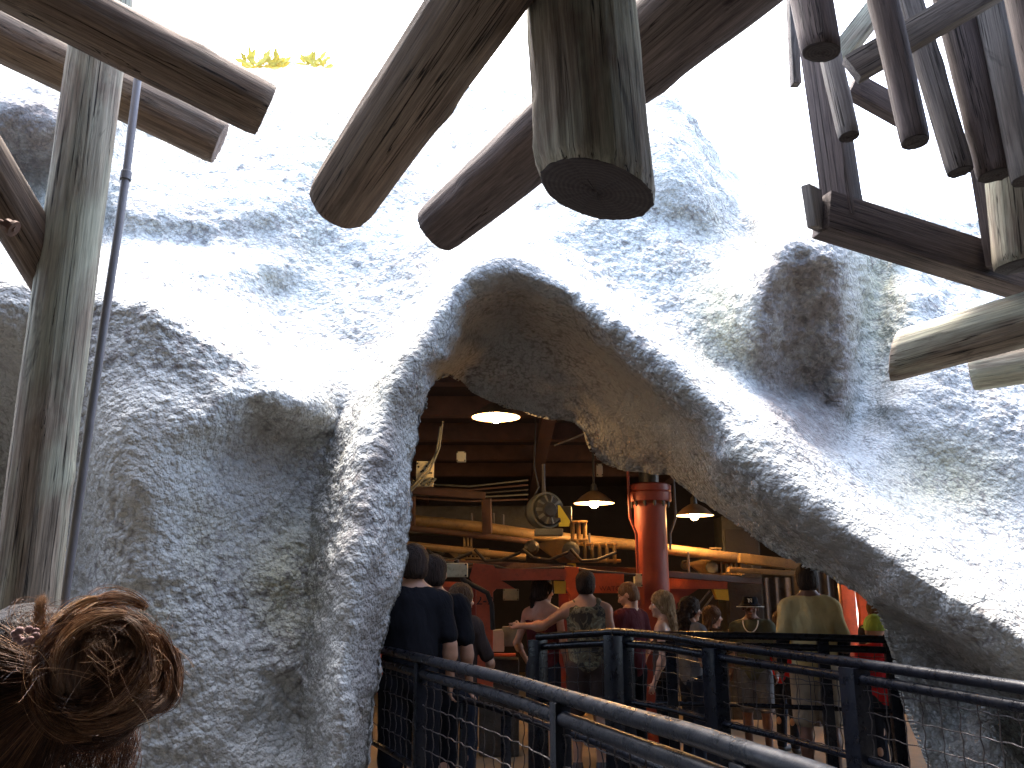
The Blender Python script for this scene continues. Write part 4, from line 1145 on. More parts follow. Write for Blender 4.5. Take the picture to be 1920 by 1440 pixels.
def jbox(px, py, D, w, h, m, label, holes=0, name='junction_box', dz=.0):
    c = V(px, py, D)
    t = empty(name, c, label=label, cat='box')
    MB().box(c, (w, .08, h), bev=.006).build('case', m, t)
    for sx in (-1, 1):
        for sz in (-1, 1): MB().cyl(c + Vector((sx * w * .43, -.041, sz * h * .40)), c + Vector((sx * w * .43, -.046, sz * h * .40)), .008, n=8).build('screw', MACH, t)
    if holes:
        hr = random.Random(3)
        for k in range(holes): 
            x, z = hr.uniform(-.38, .38) * w, hr.uniform(-.3, .38) * h
            MB().cyl(c + Vector((x, -.041, z)), c + Vector((x, -.043, z)), .010, n=10).build('knockout', BLK, t)
        for k in range(3): MB().tube([c + Vector((-.1 + k * .05, -.05, -h * .3)), c + Vector((-.07 + k * .06, -.10, -h * .5)), c + Vector((.0 + k * .05, -.09, -h * .25)), c + Vector((.06, -.05, -h * .2))], .012, 8).build('loose_wire', MACHG, t)
    return t
jbox(797, 889, 7.5, .15, .22, CREAM, 'cream electrical box with knockout holes and looping wires, edge of the rock leg', 9)
jbox(865, 857, 8.0, .085, .095, PGREY, 'small pale grey square box on the dark beam under the big lamp', name='sensor_box')
jbox(1124, 882, 9.0, .06, .13, PGREY, 'tiny pale grey box on the ceiling above the middle lamp', name='sensor_box')
jbox(854, 1069, 6.6, .19, .105, CREAM, 'cream rectangular cover plate above the heads, right of the short-haired man')
jbox(1196, 1088, 8.0, .07, .12, CREAM, 'narrow cream box between the warning plate and the red column')
jbox(958, 1115, 7.6, .14, .10, MACHG, 'grey box hanging in the dark between frame and braided woman', name='sensor_box')

# ride machine seen at waist height
mp = V(936, 1200, 7.3)
mh = empty('control_console', (mp.x, mp.y, .1), label='grey-beige console with sloped hood beside the braided woman', cat='console')
MB().prism([V(x, y, 7.25) for x, y in ((906, 1222), (908, 1192), (920, 1183), (942, 1181), (945, 1188), (945, 1222))], (0, .25, 0)).build('hood', PGREY, mh)
MB().box((mp.x, mp.y + .18, .5), (.34, .3, .78), bev=.02).build('cabinet', MACH, mh)
m_ = MB(); m_.box(mp + Vector((.09, .05, .03)), (.13, .18, .16), bev=.01); m_.build('side_module', MACHG, mh)
m_ = MB(); m_.box(mp + Vector((.0, -.08, -.115)), (.28, .12, .02), bev=.004); m_.build('ledge', ORANGE, mh)

# hot-lit orange wall piece and red post by the daylight gap
m_ = MB(); m_.box((P(1552, 1116, 10.5)[0], 10.2, 1.0), (.16, .10, 2.0), bev=.01)
tag(m_.build('door_post', ORANGE), 'glowing orange-red post right of the tall man\'s head', 'post')
m_ = MB(); m_.prism([V(x, y, 12.0) for x, y in ((1606, 1088), (1638, 1100), (1660, 1125), (1660, 1300), (1616, 1300), (1614, 1150))], (0, .1, 0))
tag(m_.build('orange_panel', ORANGE, smooth=False), 'orange curved panel beside the bright daylight gap', 'panel')

# ------------------------------------------------------------------ black steel railings with wire mesh
def railing(name, pts, label, low=.50, r_=.025, double=True, mesh=True, posts=(), zrail=None, flat=False, grid=.10, group=None, postw=.05, floor=None, foot=True):
    """pts: photo points of the top rail (px,py,D)"""
    W = [V(*p) for p in pts]
    # smooth interpolation
    out = []
    for i in range(len(W) - 1):
        p0, p1, p2, p3 = W[max(i - 1, 0)], W[i], W[i + 1], W[min(i + 2, len(W) - 1)]
        for k in range(8):
            t_ = k / 8
            out.append(p1.lerp(p2, t_) if flat else .5 * ((2 * p1) + (p2 - p0) * t_ + (2 * p0 - 5 * p1 + 4 * p2 - p3) * t_ ** 2 + (3 * p1 - p0 - 3 * p2 + p3) * t_ ** 3))
    out.append(W[-1])
    root = empty(name, (W[0].x, W[0].y, ground_z(W[0].y)), label=label, cat='railing', group=group)
    MB().tube(out, r_, 14).build('handrail', STEEL_BLACK, root)
    if double:
        MB().tube([p - Vector((0, 0, .068)) for p in out], r_ * .95, 12).build('lower_tube', STEEL_BLACK, root)
    dn = Vector((0, 0, -low))
    if low: MB().tube([p + dn for p in out], .016, 10).build('bottom_rail', STEEL_BLACK, root)
    # arc length
    acc = [0]
    for a, b in zip(out, out[1:]): acc.append(acc[-1] + (b - a).length)
    def at(s_):
        for i in range(len(out) - 1):
            if acc[i + 1] >= s_: return out[i].lerp(out[i + 1], (s_ - acc[i]) / max(acc[i + 1] - acc[i], 1e-6))
        return out[-1]
    def tan(s_): return (at(s_ + .02) - at(s_ - .02)).normalized()
    if mesh:
        m_ = MB(); s_ = grid * .5; top = .09 if double else .03
        while s_ < acc[-1]:
            p = at(s_); n_ = tan(s_).cross(Vector((0, 0, 1))).normalized()
            pl = []
            nz_ = int((low - top) / grid * 4)
            for k in range(nz_ + 1): pl.append(p + Vector((0, 0, -top - (low - top) * k / nz_)) + n_ * .004 * math.sin(k * PI / 2 + PI / 4) + tan(s_) * .0025 * math.sin(k * 1.9 + s_ * 40))
            m_.tube(pl, .0027, 4, cap=False); s_ += grid
        z_ = top + grid * .25
        while z_ < low - .01:
            pl = []; s2 = 0; k = 0
            while s2 < acc[-1]:
                p = at(s2); n_ = tan(s2).cross(Vector((0, 0, 1))).normalized()
                pl.append(p + Vector((0, 0, -z_ + .0025 * math.sin(k * 1.3))) + n_ * .004 * math.sin(k * PI / 2 - PI / 4)); s2 += grid / 4; k += 1
            m_.tube(pl, .0027, 4, cap=False); z_ += grid * .95
        m_.build('wire_mesh', WIRE, root)
    for px in posts:
        best = min(range(len(out)), key=lambda i: abs(960 + F * (out[i].x) / max((Vector(out[i]) - Vector(CAM)).dot(Vector(FW)), .1) - px))
        p = out[best]; tt = (out[min(best + 1, len(out) - 1)] - out[max(best - 1, 0)]).normalized(); tt.z = 0
        zf_ = ground_z(p.y)
        h_ = p.z - .02 - zf_
        MB().box((p.x, p.y, zf_ + h_ / 2), (postw, postw, h_), tt.to_track_quat('Y', 'Z'), bev=.004).build('post', STEEL_BLACK, root)
    return root
railing('railing', [(560, 1188, 6.0), (640, 1200, 5.4), (720, 1219, 4.75), (800, 1238, 4.1), (880, 1256, 3.62), (960, 1276, 3.22), (1050, 1304, 2.78), (1180, 1343, 2.28), (1300, 1378, 1.95), (1400, 1412, 1.74), (1500, 1444, 1.58), (1650, 1500, 1.36), (1800, 1560, 1.18)],
        'nearest black tube railing with wire mesh, sweeping from the rock leg to the bottom right', low=.50, posts=(794, 1048, 1400), group='black wire-mesh queue railings', postw=.056)
railing('railing', [(1008, 1194, 6.0), (1150, 1185, 5.6)], 'short black mesh railing panel in front of the couple', low=.42, posts=(1016, 1150), flat=True, group='black wire-mesh queue railings', postw=.10)
railing('railing', [(1152, 1185, 5.58), (1240, 1192, 5.25), (1338, 1208, 4.9), (1470, 1226, 4.45), (1600, 1243, 4.0), (1760, 1266, 3.55), (1920, 1290, 3.15), (2100, 1318, 2.8)],
        'long black mesh railing running from the corner post to the right edge', low=.42, posts=(1168, 1338, 1604), group='black wire-mesh queue railings', postw=.10)
railing('railing', [(1225, 1190, 5.95), (1400, 1192, 5.85), (1560, 1196, 5.75), (1690, 1200, 5.7)],
        'farthest black railing in front of the man in the khaki shirt', low=.45, posts=(1250, 1535, 1672), group='black wire-mesh queue railings', postw=.07, double=True)
railing('railing', [(640, 1290, 5.6), (770, 1297, 5.5), (815, 1300, 5.3), (870, 1312, 4.9), (960, 1338, 4.4), (1040, 1366, 4.05), (1120, 1392, 3.75), (1200, 1424, 3.4), (1320, 1470, 3.1)],
        'low inner black handrail seen through the mesh of the nearest railing', low=0, mesh=False, double=False, posts=(870, 945), group='black wire-mesh queue railings', postw=.04, r_=.018)

# clutter of the ride machinery in the dark behind
m_ = MB(); m_.box((V(860, 1116, 10.8).x, V(860, 1116, 10.8).y, 2.35), (2.0, .5, .35), bev=.03)
tag(m_.build('air_duct', MACH), 'dark grey air duct high at the back of the hall, upper left', 'duct')
for a, b, l_ in (((1302, 1142, 8.3), (1331, 1108, 8.3), 'upper'), ((1312, 1150, 8.3), (1338, 1116, 8.3), 'lower')):
    tag(MB().cyl(V(*a), V(*b), .008, n=8).build('rod', GALV), l_ + ' of two thin shiny diagonal rods above the curly-haired woman', 'rod', 'pair of shiny diagonal rods')
t = empty('control_cabinet', (V(1395, 1116, 9.6).x, V(1395, 1116, 9.6).y, .1), label='tall dark cabinet behind the man in the bucket hat', cat='cabinet')
c_ = V(1395, 1100, 9.6)
MB().box((c_.x, c_.y + .2, 1.2), (.42, .4, 2.2), bev=.01).build('case', MACH, t)
MB().box((c_.x, c_.y - .012, 1.3), (.37, .02, 1.7), bev=.004).build('door', DARKW, t)
MB().box((c_.x + .10, c_.y - .03, 1.75), (.02, .02, .1), bev=.003).build('handle', GALV, t)
t = empty('conduit_rack', V(890, 900, 9.0), label='rack of thin grey conduits on the beam under the ceiling, left of the motor', cat='conduits')
for k in range(5): MB().tube([V(760, 905 + k * 7, 9.0), V(880, 912 + k * 7, 9.0), V(990, 900 + k * 9, 9.3)], .010, 8).build('conduit', (MACHG, RAFT, MACH)[k % 3], t)
for k, (x0, y0, x1, y1) in enumerate(((884, 962, 886, 1004), (925, 962, 926, 1000), (943, 965, 944, 1005), (1105, 1000, 1106, 1030), (1290, 1035, 1292, 1080))):
    MB().cyl(V(x0, y0, 8.9), V(x1, y1, 8.9), .012, n=8).build('hanger', GALV, t)
t = empty('hose_loop', V(960, 1010, 8.2), label='black hydraulic hoses drooping under the long tan pipe', cat='hoses')
for k in range(4):
    x0 = 800 + k * 90
    MB().tube([V(x0, 1030, 8.1), V(x0 + 20, 1046 + k % 2 * 6, 8.05), V(x0 + 50, 1050, 8.05), V(x0 + 85, 1036, 8.1)], .015, 8).build('hose', BLK, t)

# ------------------------------------------------------------------ people
SK1 = skin('skin_fair', (0.52, 0.30, 0.20)); SK2 = skin('skin_tan', (0.40, 0.215, 0.135)); SK3 = skin('skin_brown', (0.17, 0.085, 0.055))
H_DK = hairmat('hair_dark', (0.012, 0.009, 0.008), (0.05, 0.033, 0.025)); H_BR = hairmat('hair_brown', (0.04, 0.022, 0.012), (0.16, 0.09, 0.05))
H_BL = hairmat('hair_blond', (0.16, 0.09, 0.04), (0.46, 0.30, 0.15)); H_BUZZ = hairmat('hair_buzzed', (0.13, 0.075, 0.045), (0.26, 0.155, 0.09), .7)
C_BLK = cloth('cloth_black', (0.006, 0.006, 0.008)); C_NAVY = cloth('cloth_navy', (0.02, 0.025, 0.045)); C_KHA = cloth('cloth_khaki', (0.46, 0.36, 0.17), .12)
C_OLV = cloth('cloth_olive', (0.10, 0.10, 0.065)); C_MAR = cloth('cloth_maroon', (0.09, 0.02, 0.025)); C_RED = cloth('cloth_red', (0.60, 0.035, 0.04), .12)
C_GRY = cloth('cloth_grey', (0.14, 0.14, 0.14)); C_DEN = cloth('cloth_denim', (0.022, 0.026, 0.036)); C_GRN = cloth('cloth_lime', (0.36, 0.48, 0.10), .15)
C_BEI = cloth('cloth_beige', (0.30, 0.24, 0.17)); C_DBR = cloth('cloth_dark_brown', (0.05, 0.035, 0.03)); C_WHT = cloth('cloth_white', (0.6, 0.58, 0.52), .08)
def camo():
    m, nt, b = new_mat('cloth_camouflage'); v = coords(nt)
    c = ramp(nt, noise(nt, v, 9, 3, .6, 1.2), [(0.38, (.03, .025, .018)), (.45, (.12, .10, .06)), (.55, (.20, .19, .12)), (.62, (.06, .06, .04))], 'CONSTANT')
    nt.links.new(c, b.inputs['Base Color']); b.inputs['Roughness'].default_value = .9
    return m
C_CAM = camo()
EYEW = paint('eye_white', (.7, .68, .64), .2, 0, .02, 10, 0); EYED = paint('eye_dark', (.02, .012, .01), .15, 0, .02, 10, 0); LIP = skin('lips', (.36, .13, .10))
SHOE = paint('shoe_leather', (.05, .045, .045), .6, 0, .2, 20, .001)

def rotz(a):
    c, s_ = math.cos(a), math.sin(a); return np.array([[c, -s_, 0], [s_, c, 0], [0, 0, 1]])

def hand(S, w, d, side, k=.006, s=1.0, curl=.5):
    """palm and five bent fingers; w wrist, d pointing direction, side = vector across the palm towards the thumb"""
    d = np.array(d, float); d /= np.linalg.norm(d); side = np.array(side, float); side -= d * (side @ d); side /= np.linalg.norm(side)
    nrm = np.cross(d, side)
    pc = w + d * .045 * s
    S.cap(w, pc - side * .012 * s, .021 * s, .020 * s, .012); S.cap(w + d * .02 * s, w + d * .075 * s + side * .024 * s, .016 * s, .013 * s, .012); S.cap(w + d * .02 * s, w + d * .075 * s - side * .024 * s, .016 * s, .012 * s, .012)
    S.cap(w + d * .075 * s + side * .024 * s, w + d * .075 * s - side * .024 * s, .012 * s, .012 * s, .010)
    for i, (o, L) in enumerate(((.028, .072), (.010, .080), (-.009, .074), (-.027, .058))):
        b0 = w + d * .082 * s + side * o * s
        c1 = curl * (.6 + .12 * i)
        d1 = d * math.cos(c1) + nrm * math.sin(c1); d2 = d * math.cos(c1 * 2) + nrm * math.sin(c1 * 2)
        b1 = b0 + d1 * L * .5 * s; b2 = b1 + d2 * L * .5 * s
        S.cap(b0, b1, .0088 * s, .008 * s, k * .6); S.cap(b1, b2, .008 * s, .0065 * s, k * .6)
    t0 = w + d * .025 * s + side * .022 * s; t1 = t0 + (d * .6 + side * .75 + nrm * .2) * .035 * s; t2 = t1 + (d * .85 + side * .3 + nrm * .35) * .030 * s
    S.cap(t0, t1, .012 * s, .010 * s, k); S.cap(t1, t2, .010 * s, .0075 * s, k)

def head_frame(yaw, pitch=0.0, roll=0.0):
    cx_, sx_ = math.cos(pitch), math.sin(pitch)
    Rx = np.array([[1, 0, 0], [0, cx_, -sx_], [0, sx_, cx_]])
    cr, sr = math.cos(roll), math.sin(roll)
    Ry = np.array([[cr, 0, sr], [0, 1, 0], [-sr, 0, cr]])
    return rotz(yaw) @ Rx @ Ry

def person(px, top, D, yaw, label, sk=SK1, hair=H_DK, style='short', shirt=C_BLK, sleeve='short', legs=C_DEN, shorts=False, head=0.0, hp=0.0,
           Lh=None, Rh=None, Le=None, Re=None, build=1.0, female=False, hs=1.0, hat=None, group=None, extra=None, h=.0115, floor=None, collar=False, hands=False, headonly_h=.0065, lean=0.0):
    """yaw 0 = facing away from the camera, positive turns to the left. Limb targets are in the body's own metres (height 1.75)."""
    tp = P(px, top, D)
    fz = float(ground_z(tp[1])) + .006 if floor is None else floor
    sc = (tp[2] - fz) / 1.75
    root = empty('person', (float(tp[0]), float(tp[1]), fz), yaw, label=label, cat='person', group=group)
    root.scale = (sc, sc, sc)
    W = min(build, 1.06) * (.84 if female else .94); hs = hs * 1.05
    sh = .185 * W; hip = .095 * W * (1.06 if female else 1)
    lo = np.array([-.75, -.65, -.02]); hi = np.array([.75, .65, 1.80])
    # joints
    SL = np.array([-sh, lean * .9, 1.415]); SR = np.array([sh, lean * .9, 1.415])
    Le = np.array(Le if Le is not None else (-sh - .055, lean * .6 - .03, 1.16)); Re = np.array(Re if Re is not None else (sh + .055, lean * .6 - .03, 1.16))
    Lh_ = np.array(Lh if Lh is not None else (-sh - .065, lean * .4 + .06, .93)); Rh_ = np.array(Rh if Rh is not None else (sh + .065, lean * .4 + .06, .93))
    HR = head_frame(head, hp); HC = np.array([0, lean + .02, 1.635])
    def hd(x, y, z): return HC + HR @ np.array([x * hs, y * hs, z * hs])
    b_ = SDF(lo, hi, h)
    def torso(S, g=0.0, zlo=0.0):
        for sx in (-1, 1): S.cap((0, lean * .9, 1.43), (sx * sh * .86, lean * .9, 1.405), .066 + g, .054 + g, k=.05)
        S.ell((0, lean * .75, 1.28), (.170 * W + g, .115 * W + g, .20), .06)
        S.ell((0, lean * .4, 1.08), ((.132 if female else .150) * W + g, .105 * W + g, .16), .06)
        S.ell((0, 0, .95), ((.168 if female else .160) * W + g, .12 * W + g, .13), .06)
        if female:
            for sx in (-1, 1): S.ell((sx * .075, .085 + lean * .8, 1.27), (.068 + g, .07 + g, .07), .04)
    def neck(S, g=0.0):
        S.cap((0, lean * .95 - .01, 1.42), hd(0, -.02, -.07), .062 * W + g, .054 * (1 if not female else .88) + g, .04)
        for sx in (-1, 1): S.cap((sx * .05, lean * .95, 1.50), (sx * sh * .75, lean * .9, 1.465), .040 * W + g, .030 + g, .05)
    torso(b_); neck(b_)
    def headshape(S, g=0.0, k=.02):
        S.ell(hd(0, -.012, .035), (.074 * hs + g, .094 * hs + g, .088 * hs + g), k, rot=HR)
        S.ell(hd(0, .022, -.020), (.060 * hs + g, .070 * hs + g, .085 * hs + g), k, rot=HR)
        S.ell(hd(0, .040, -.075), (.036 * hs + g, .040 * hs + g, .032 * hs + g), k, rot=HR)
    headshape(b_)
    # face: nose, brow, lips, chin, cheeks, ears
    b_.cap(hd(0, .088, .012), hd(0, .108, -.024), .009 * hs, .014 * hs, .008); b_.ell(hd(0, .100, -.027), (.019 * hs, .014 * hs, .010 * hs), .006, rot=HR)
    for sx in (-1, 1):
        b_.cap(hd(sx * .012, .088, .028), hd(sx * .045, .074, .026), .010 * hs, .009 * hs, .012)
        b_.ell(hd(sx * .030, .100, .008), (.016 * hs, .016 * hs, .010 * hs), .01, 'sub', rot=HR)
        b_.ell(hd(sx * .040, .062, -.022), (.022 * hs, .022 * hs, .02 * hs), .015, rot=HR)
        b_.ell(hd(sx * .077, -.006, -.005), (.010 * hs, .020 * hs, .031 * hs), .006, rot=HR)
    b_.ell(hd(0, .084, -.054), (.024 * hs, .012 * hs, .010 * hs), .006, rot=HR)
    b_.ell(hd(0, .070, -.093), (.020 * hs, .018 * hs, .014 * hs), .012, rot=HR)
    for S0, E, H_ in ((SL, Le, Lh_), (SR, Re, Rh_)):
        b_.ell(S0 + np.array([0, 0, -.01]), (.062 * W, .062 * W, .068), .04)
        b_.cap(S0, E, .050 * W, .041 * W, .03); b_.cap(E, H_, .042 * W, .027 * W, .02)
        b_.ell(E * .75 + H_ * .25, (.046 * W, .046 * W, .05), .03)
        d = H_ - E; d /= np.linalg.norm(d)
        inw = np.array([-np.sign(S0[0]), .35, 0.0])
        hand(b_, H_, d, np.array([0.0, 1.0, 0.2]) if abs(d[2]) > .6 else np.array([0.0, 0.3, 1.0]), s=.95 * (1 if not female else .9))
    for sx in (-1, 1):
        hp_ = np.array([sx * hip, 0, .90]); kn = np.array([sx * (hip + .01), .015, .50]); an = np.array([sx * (hip + .012), -.02, .10])
        b_.cap(hp_, kn, .088 * W, .058 * W, .04); b_.cap(kn, an, .056 * W, .038, .02); b_.ell((kn * .7 + an * .3) + np.array([0, -.02, 0]), (.052 * W, .056 * W, .10), .03)
        b_.cap(an, (sx * (hip + .02), .13, .035), .040, .030, .02)
    me = b_.mesh('body')
    link('body', me, sk, root, False)
    def sub(name, S, m, p=root): return link(name, S.mesh(name), m, p, False)
    # shirt
    if shirt is not None:
        S = SDF(lo, hi, h); g = .014
        torso(S, g)
        S.ell((0, lean * .5, 1.12), (.158 * W + g, .118 * W + g, .22), .06)
        if sleeve in ('short', 'long'):
            S.cap((0, lean * .95 - .01, 1.42), (0, lean * .95 - .005, 1.485), .075 * W + g, .062 * W + g * .6, .03)
            for sx in (-1, 1): S.cap((sx * .05, lean * .95, 1.49), (sx * sh * .8, lean * .9, 1.455), .042 * W + g, .034 + g, .05)
            S.cut(2, 1.512)
            for S0, E, H_ in ((SL, Le, Lh_), (SR, Re, Rh_)):
                S.ell(S0 + np.array([0, 0, -.01]), (.062 * W + g, .062 * W + g, .068 + g), .04)
                if sleeve == 'short': S.cap(S0, S0 * .22 + E * .78, .052 * W + g, .052 * W + g * 1.3, .03)
                else: S.cap(S0, E, .050 * W + g, .041 * W + g, .03); S.cap(E, E * .06 + H_ * .94, .043 * W + g, .028 * W + g, .03)
        else:
            S.cut(2, 1.36 if sleeve == 'strap' else 1.44)
            D0 = S.D.copy()
            if sleeve == 'strap':
                for sx in (-1, 1):
                    for yy in (-1, 1): S.cap((sx * .085, yy * .10 + lean * .8, 1.33), (sx * .095, lean * .9, 1.50), .012, k=.004)
            else:
                for sx in (-1, 1): S.cap((sx * .07, lean * .9, 1.40), (sx * .10, lean * .9, 1.475), .050 + g, .032 + g, .04)
        S.cut(2, .86, 'above')
        # folds
        gx = [S.lo[k] + np.arange(S.n[k]) * S.h for k in range(3)]
        G = np.stack(np.meshgrid(*gx, indexing='ij'), -1).reshape(-1, 3)
        near = np.abs(S.D.ravel()) < .03
        w_ = np.zeros(len(G)); q = G[near]
        w_[near] = .016 * fbm(np.stack([q[:, 0] * 9, q[:, 1] * 9, q[:, 2] * 3.2 + q[:, 0] * 7], -1), 3, int(px) % 97)
        S.D += w_.reshape(S.D.shape).astype(np.float32)
        sub('shirt' if sleeve != 'strap' else 'top', S, shirt)
    if extra == 'undersleeves':
        S = SDF(lo, hi, h)
        for S0, E, H_ in ((SL, Le, Lh_), (SR, Re, Rh_)): S.cap(S0, E, .050 * W + .008, .041 * W + .008, .01); S.cap(E, H_, .042 * W + .008, .030 * W + .008, .02)
        sub('undersleeves', S, C_BLK)
    # trousers or shorts
    S = SDF(lo, hi, h); g = .014
    S.ell((0, 0, .95), (.162 * W + g * .6, .12 * W + g * .6, .13), .05)
    for sx in (-1, 1):
        hp_ = np.array([sx * hip, 0, .90]); kn = np.array([sx * (hip + .01), .015, .50]); an = np.array([sx * (hip + .012), -.02, .10])
        if shorts: S.cap(hp_, kn * .82 + hp_ * .18, .092 * W + g, .080 * W + g, .04)
        else: S.cap(hp_, kn, .088 * W + g, .062 * W + g, .04); S.cap(kn, an, .060 * W + g, .050 + g * .8, .03)
    S.cut(2, 1.03)
    sub('shorts' if shorts else 'trousers', S, legs)
    for sx in (-1, 1):
        S = SDF((sx * hip - .1 + sx * .01, -.14, -.03), (sx * hip + .12 + sx * .01, .25, .2), .009)
        S.cap((sx * (hip + .012), -.03, .055), (sx * (hip + .02), .14, .04), .047, .040, .02); S.cap((sx * (hip + .012), -.02, .07), (sx * (hip + .012), -.02, .10), .046, .046, .02)
        S.cut(2, .0, 'above'); sub('shoe', S, SHOE)
    # eyes
    for sx in (-1, 1):
        e = MB(); e.sphere(hd(sx * .030, .076, .008), .0115 * hs, 10); eo = e.build('eye', EYEW, root, world_coords=False)
        e = MB(); e.sphere(hd(sx * .030, .0835, .008), .0060 * hs, 8); i_ = e.build('iris', EYED, None); i_.parent = eo
    e = SDF(hd(0, .08, -.054) - .05, hd(0, .08, -.054) + .05, .004)
    e.cap(hd(-.018, .089, -.054), hd(.018, .089, -.054), .0055 * hs, k=.003); sub('lips', e, LIP)
    # hair
    hlo, hhi = HC - .32, HC + .24
    if style != 'none':
        S = SDF((hlo[0], hlo[1], 1.05 if 'long' in style or 'braid' in style or 'pony' in style else 1.42), hhi, headonly_h)
        g = {'short': .012, 'buzz': .004}.get(style, .018)
        S.ell(hd(0, -.014, .038), ((.076 + g) * hs, (.095 + g) * hs, (.089 + g) * hs), .02, rot=HR)
        S.ell(hd(0, -.040, -.02), ((.070 + g) * hs, (.066 + g) * hs, (.075) * hs), .02, rot=HR)
        # carve the face
        S.ell(hd(0, .105, -.035), (.066 * hs, .085 * hs, .085 * hs), .01, 'sub', rot=HR)
        if style in ('short', 'buzz'):
            S.ell(hd(0, .0, -.12), (.12, .14, .06), .01, 'sub', rot=HR)
            for sx in (-1, 1): S.ell(hd(sx * .085, .02, -.025), (.03 * hs, .034 * hs, .05 * hs), .01, 'sub', rot=HR)
        rs = np.random.default_rng(int(px) + 5)
        if 'long' in style:
            for k in range(46):
                a = rs.uniform(.15 * PI, .85 * PI) + PI      # back half, wrapping to the sides
                st = hd(.072 * math.cos(a), -.01 + .085 * math.sin(a), rs.uniform(-.03, .05)) - HC
                dn = rs.uniform(.22, .40); sw = 1.0 + rs.uniform(.0, .35)
                p0 = HC + st; prev = p0
                for q in range(1, 6):
                    t_ = q / 5
                    nx_ = HC + np.array([st[0] * (1 + (sw - 1) * t_), st[1] * (1 + .1 * t_) - .02 * t_, st[2] - dn * t_])
                    if 'wavy' in style or 'curly' in style: nx_[:2] += rs.normal(0, .012 if 'wavy' in style else .022, 2)
                    S.cap(prev, nx_, .024 - .012 * t_, .020 - .012 * t_, .010); prev = nx_
        if 'curly' in style:
            for k in range(70):
                a = rs.uniform(0, 2 * PI); e_ = rs.uniform(-.6, 1.3)
                v_ = np.array([math.cos(a) * math.cos(e_), math.sin(a) * math.cos(e_), math.sin(e_)])
                if v_[1] > .35 and v_[2] < .6: continue
                c_ = hd(v_[0] * .092, v_[1] * .105 - .012, v_[2] * .10 + .025); S.ell(c_, (.022,) * 3, .008)
        if 'braid' in style:
            p = hd(-.028, -.105, -.06)
            S.ell(p, (.030, .03, .035), .02)
            for k in range(12):
                z_ = p[2] - .012 - k * .023
                for sx in (-1, 1):
                    S.ell((p[0] + sx * .010 * (1 - k * .03) - .004 * k * 0, p[1] - .004 + .003 * k, z_ - (.0115 if sx > 0 else 0)), (.017 - .0006 * k, .015 - .0005 * k, .015), .004)
            S.cap((p[0], p[1] + .035, p[2] - .29), (p[0], p[1] + .04, p[2] - .34), .009, .005, .004)
        # strands as fine relief
        gx = [S.lo[k] + np.arange(S.n[k]) * S.h for k in range(3)]
        G = np.stack(np.meshgrid(*gx, indexing='ij'), -1).reshape(-1, 3)
        near = np.abs(S.D.ravel()) < .02
        w_ = np.zeros(len(G)); q = G[near]
        amp = {'short': .004, 'buzz': .0012}.get(style, .007)
        w_[near] = amp * fbm(q * np.array([60, 60, 14]), 2, 33)
        S.D += w_.reshape(S.D.shape).astype(np.float32)
        sub('hair', S, hair)
    if hat == 'bucket':
        S = SDF(HC - .22, HC + .22, .007)
        S.cap(hd(0, -.012, .045), hd(0, -.012, .118), .100, .080, .02); S.cut(2, float(HC[2]) + .128)
        for k in range(3): S.ell(hd(0, -.012, .040 - k * .012), (.108 + k * .018, .122 + k * .018, .012), .012, rot=HR)
        S.ell(hd(0, -.01, -.03), (.088, .10, .10), .004, 'sub', rot=HR)
        ho = sub('bucket_hat', S, C_BLK)
        S = SDF(HC - .22, HC + .22, .006)
        for k in range(40):
            a0, a1 = 2 * PI * k / 40, 2 * PI * (k + 1) / 40
            S.cap(hd(.145 * math.cos(a0), -.012 + .159 * math.sin(a0), .015), hd(.145 * math.cos(a1), -.012 + .159 * math.sin(a1), .015), .0055, k=.002)
        o_ = sub('white_trim', S, C_WHT); o_.parent = ho
    if hat == 'cap':
        S = SDF(HC - .24, HC + .24, .007)
        S.ell(hd(0, -.012, .045), (.092 * hs, .112 * hs, .100 * hs), .01, rot=HR); S.cut(2, float(HC[2]) + .01, 'above')
        S.ell(hd(0, .11, .03), (.07 * hs, .08 * hs, .010), .01, rot=HR)
        sub('cap', S, C_GRN)
    return root, HC, HR, sc

PF = 'people queueing in the hall'
person(776, 1027, 4.95, .15, 'taller man in a black shirt seen from behind, nearest the rock leg', sk=SK2, style='short', shirt=C_BLK, build=1.12, head=.2, group=PF, legs=C_BLK)
person(814, 1046, 5.25, -.1, 'short-haired person in black standing directly behind the tall man by the rock leg', sk=SK2, style='short', shirt=C_BLK, build=1.2, group=PF, legs=C_BLK)
person(864, 1100, 5.75, -.5, 'long-haired woman in dark clothes with her forearm raised, right of the pair in black', sk=SK1, hair=H_BR, style='long', shirt=C_DBR, female=True, group=PF,
       Re=(.24, .10, 1.13), Rh=(.12, .30, 1.05), head=-.4)
# couple: braided woman and the man with his arm round her
person(1017, 1087, 7.0, -.25, 'woman with a dark braid and bare shoulders in a strappy top, seen from behind', sk=SK1, hair=H_DK, style='braid', shirt=C_MAR, sleeve='strap', female=True, head=-.75, group=PF,
       Le=(-.27, .02, 1.14), Lh=(-.24, .26, .98), shorts=True, legs=C_DEN)
person(1098, 1074, 6.75, .0, 'dark-haired man in a sleeveless camouflage top, arm round the braided woman', sk=SK2, style='short', shirt=C_CAM, sleeve='tank', head=-.1, group=PF,
       Le=(-.40, .05, 1.27), Lh=(-.60, .12, 1.27), legs=C_DBR, shorts=True, build=1.04)
person(1180, 1095, 7.0, .75, 'man with buzzed fair hair and dark maroon shirt, looking down beside the red column', sk=SK1, hair=H_BUZZ, style='buzz', shirt=C_MAR, head=.45, hp=-.35, group=PF, legs=C_BLK)
person(1243, 1113, 6.4, 1.15, 'woman with long wavy blond hair facing left, right of the red column', sk=SK1, hair=H_BL, style='long wavy', shirt=C_DBR, sleeve='strap', female=True, head=.35, group=PF, legs=C_BLK)
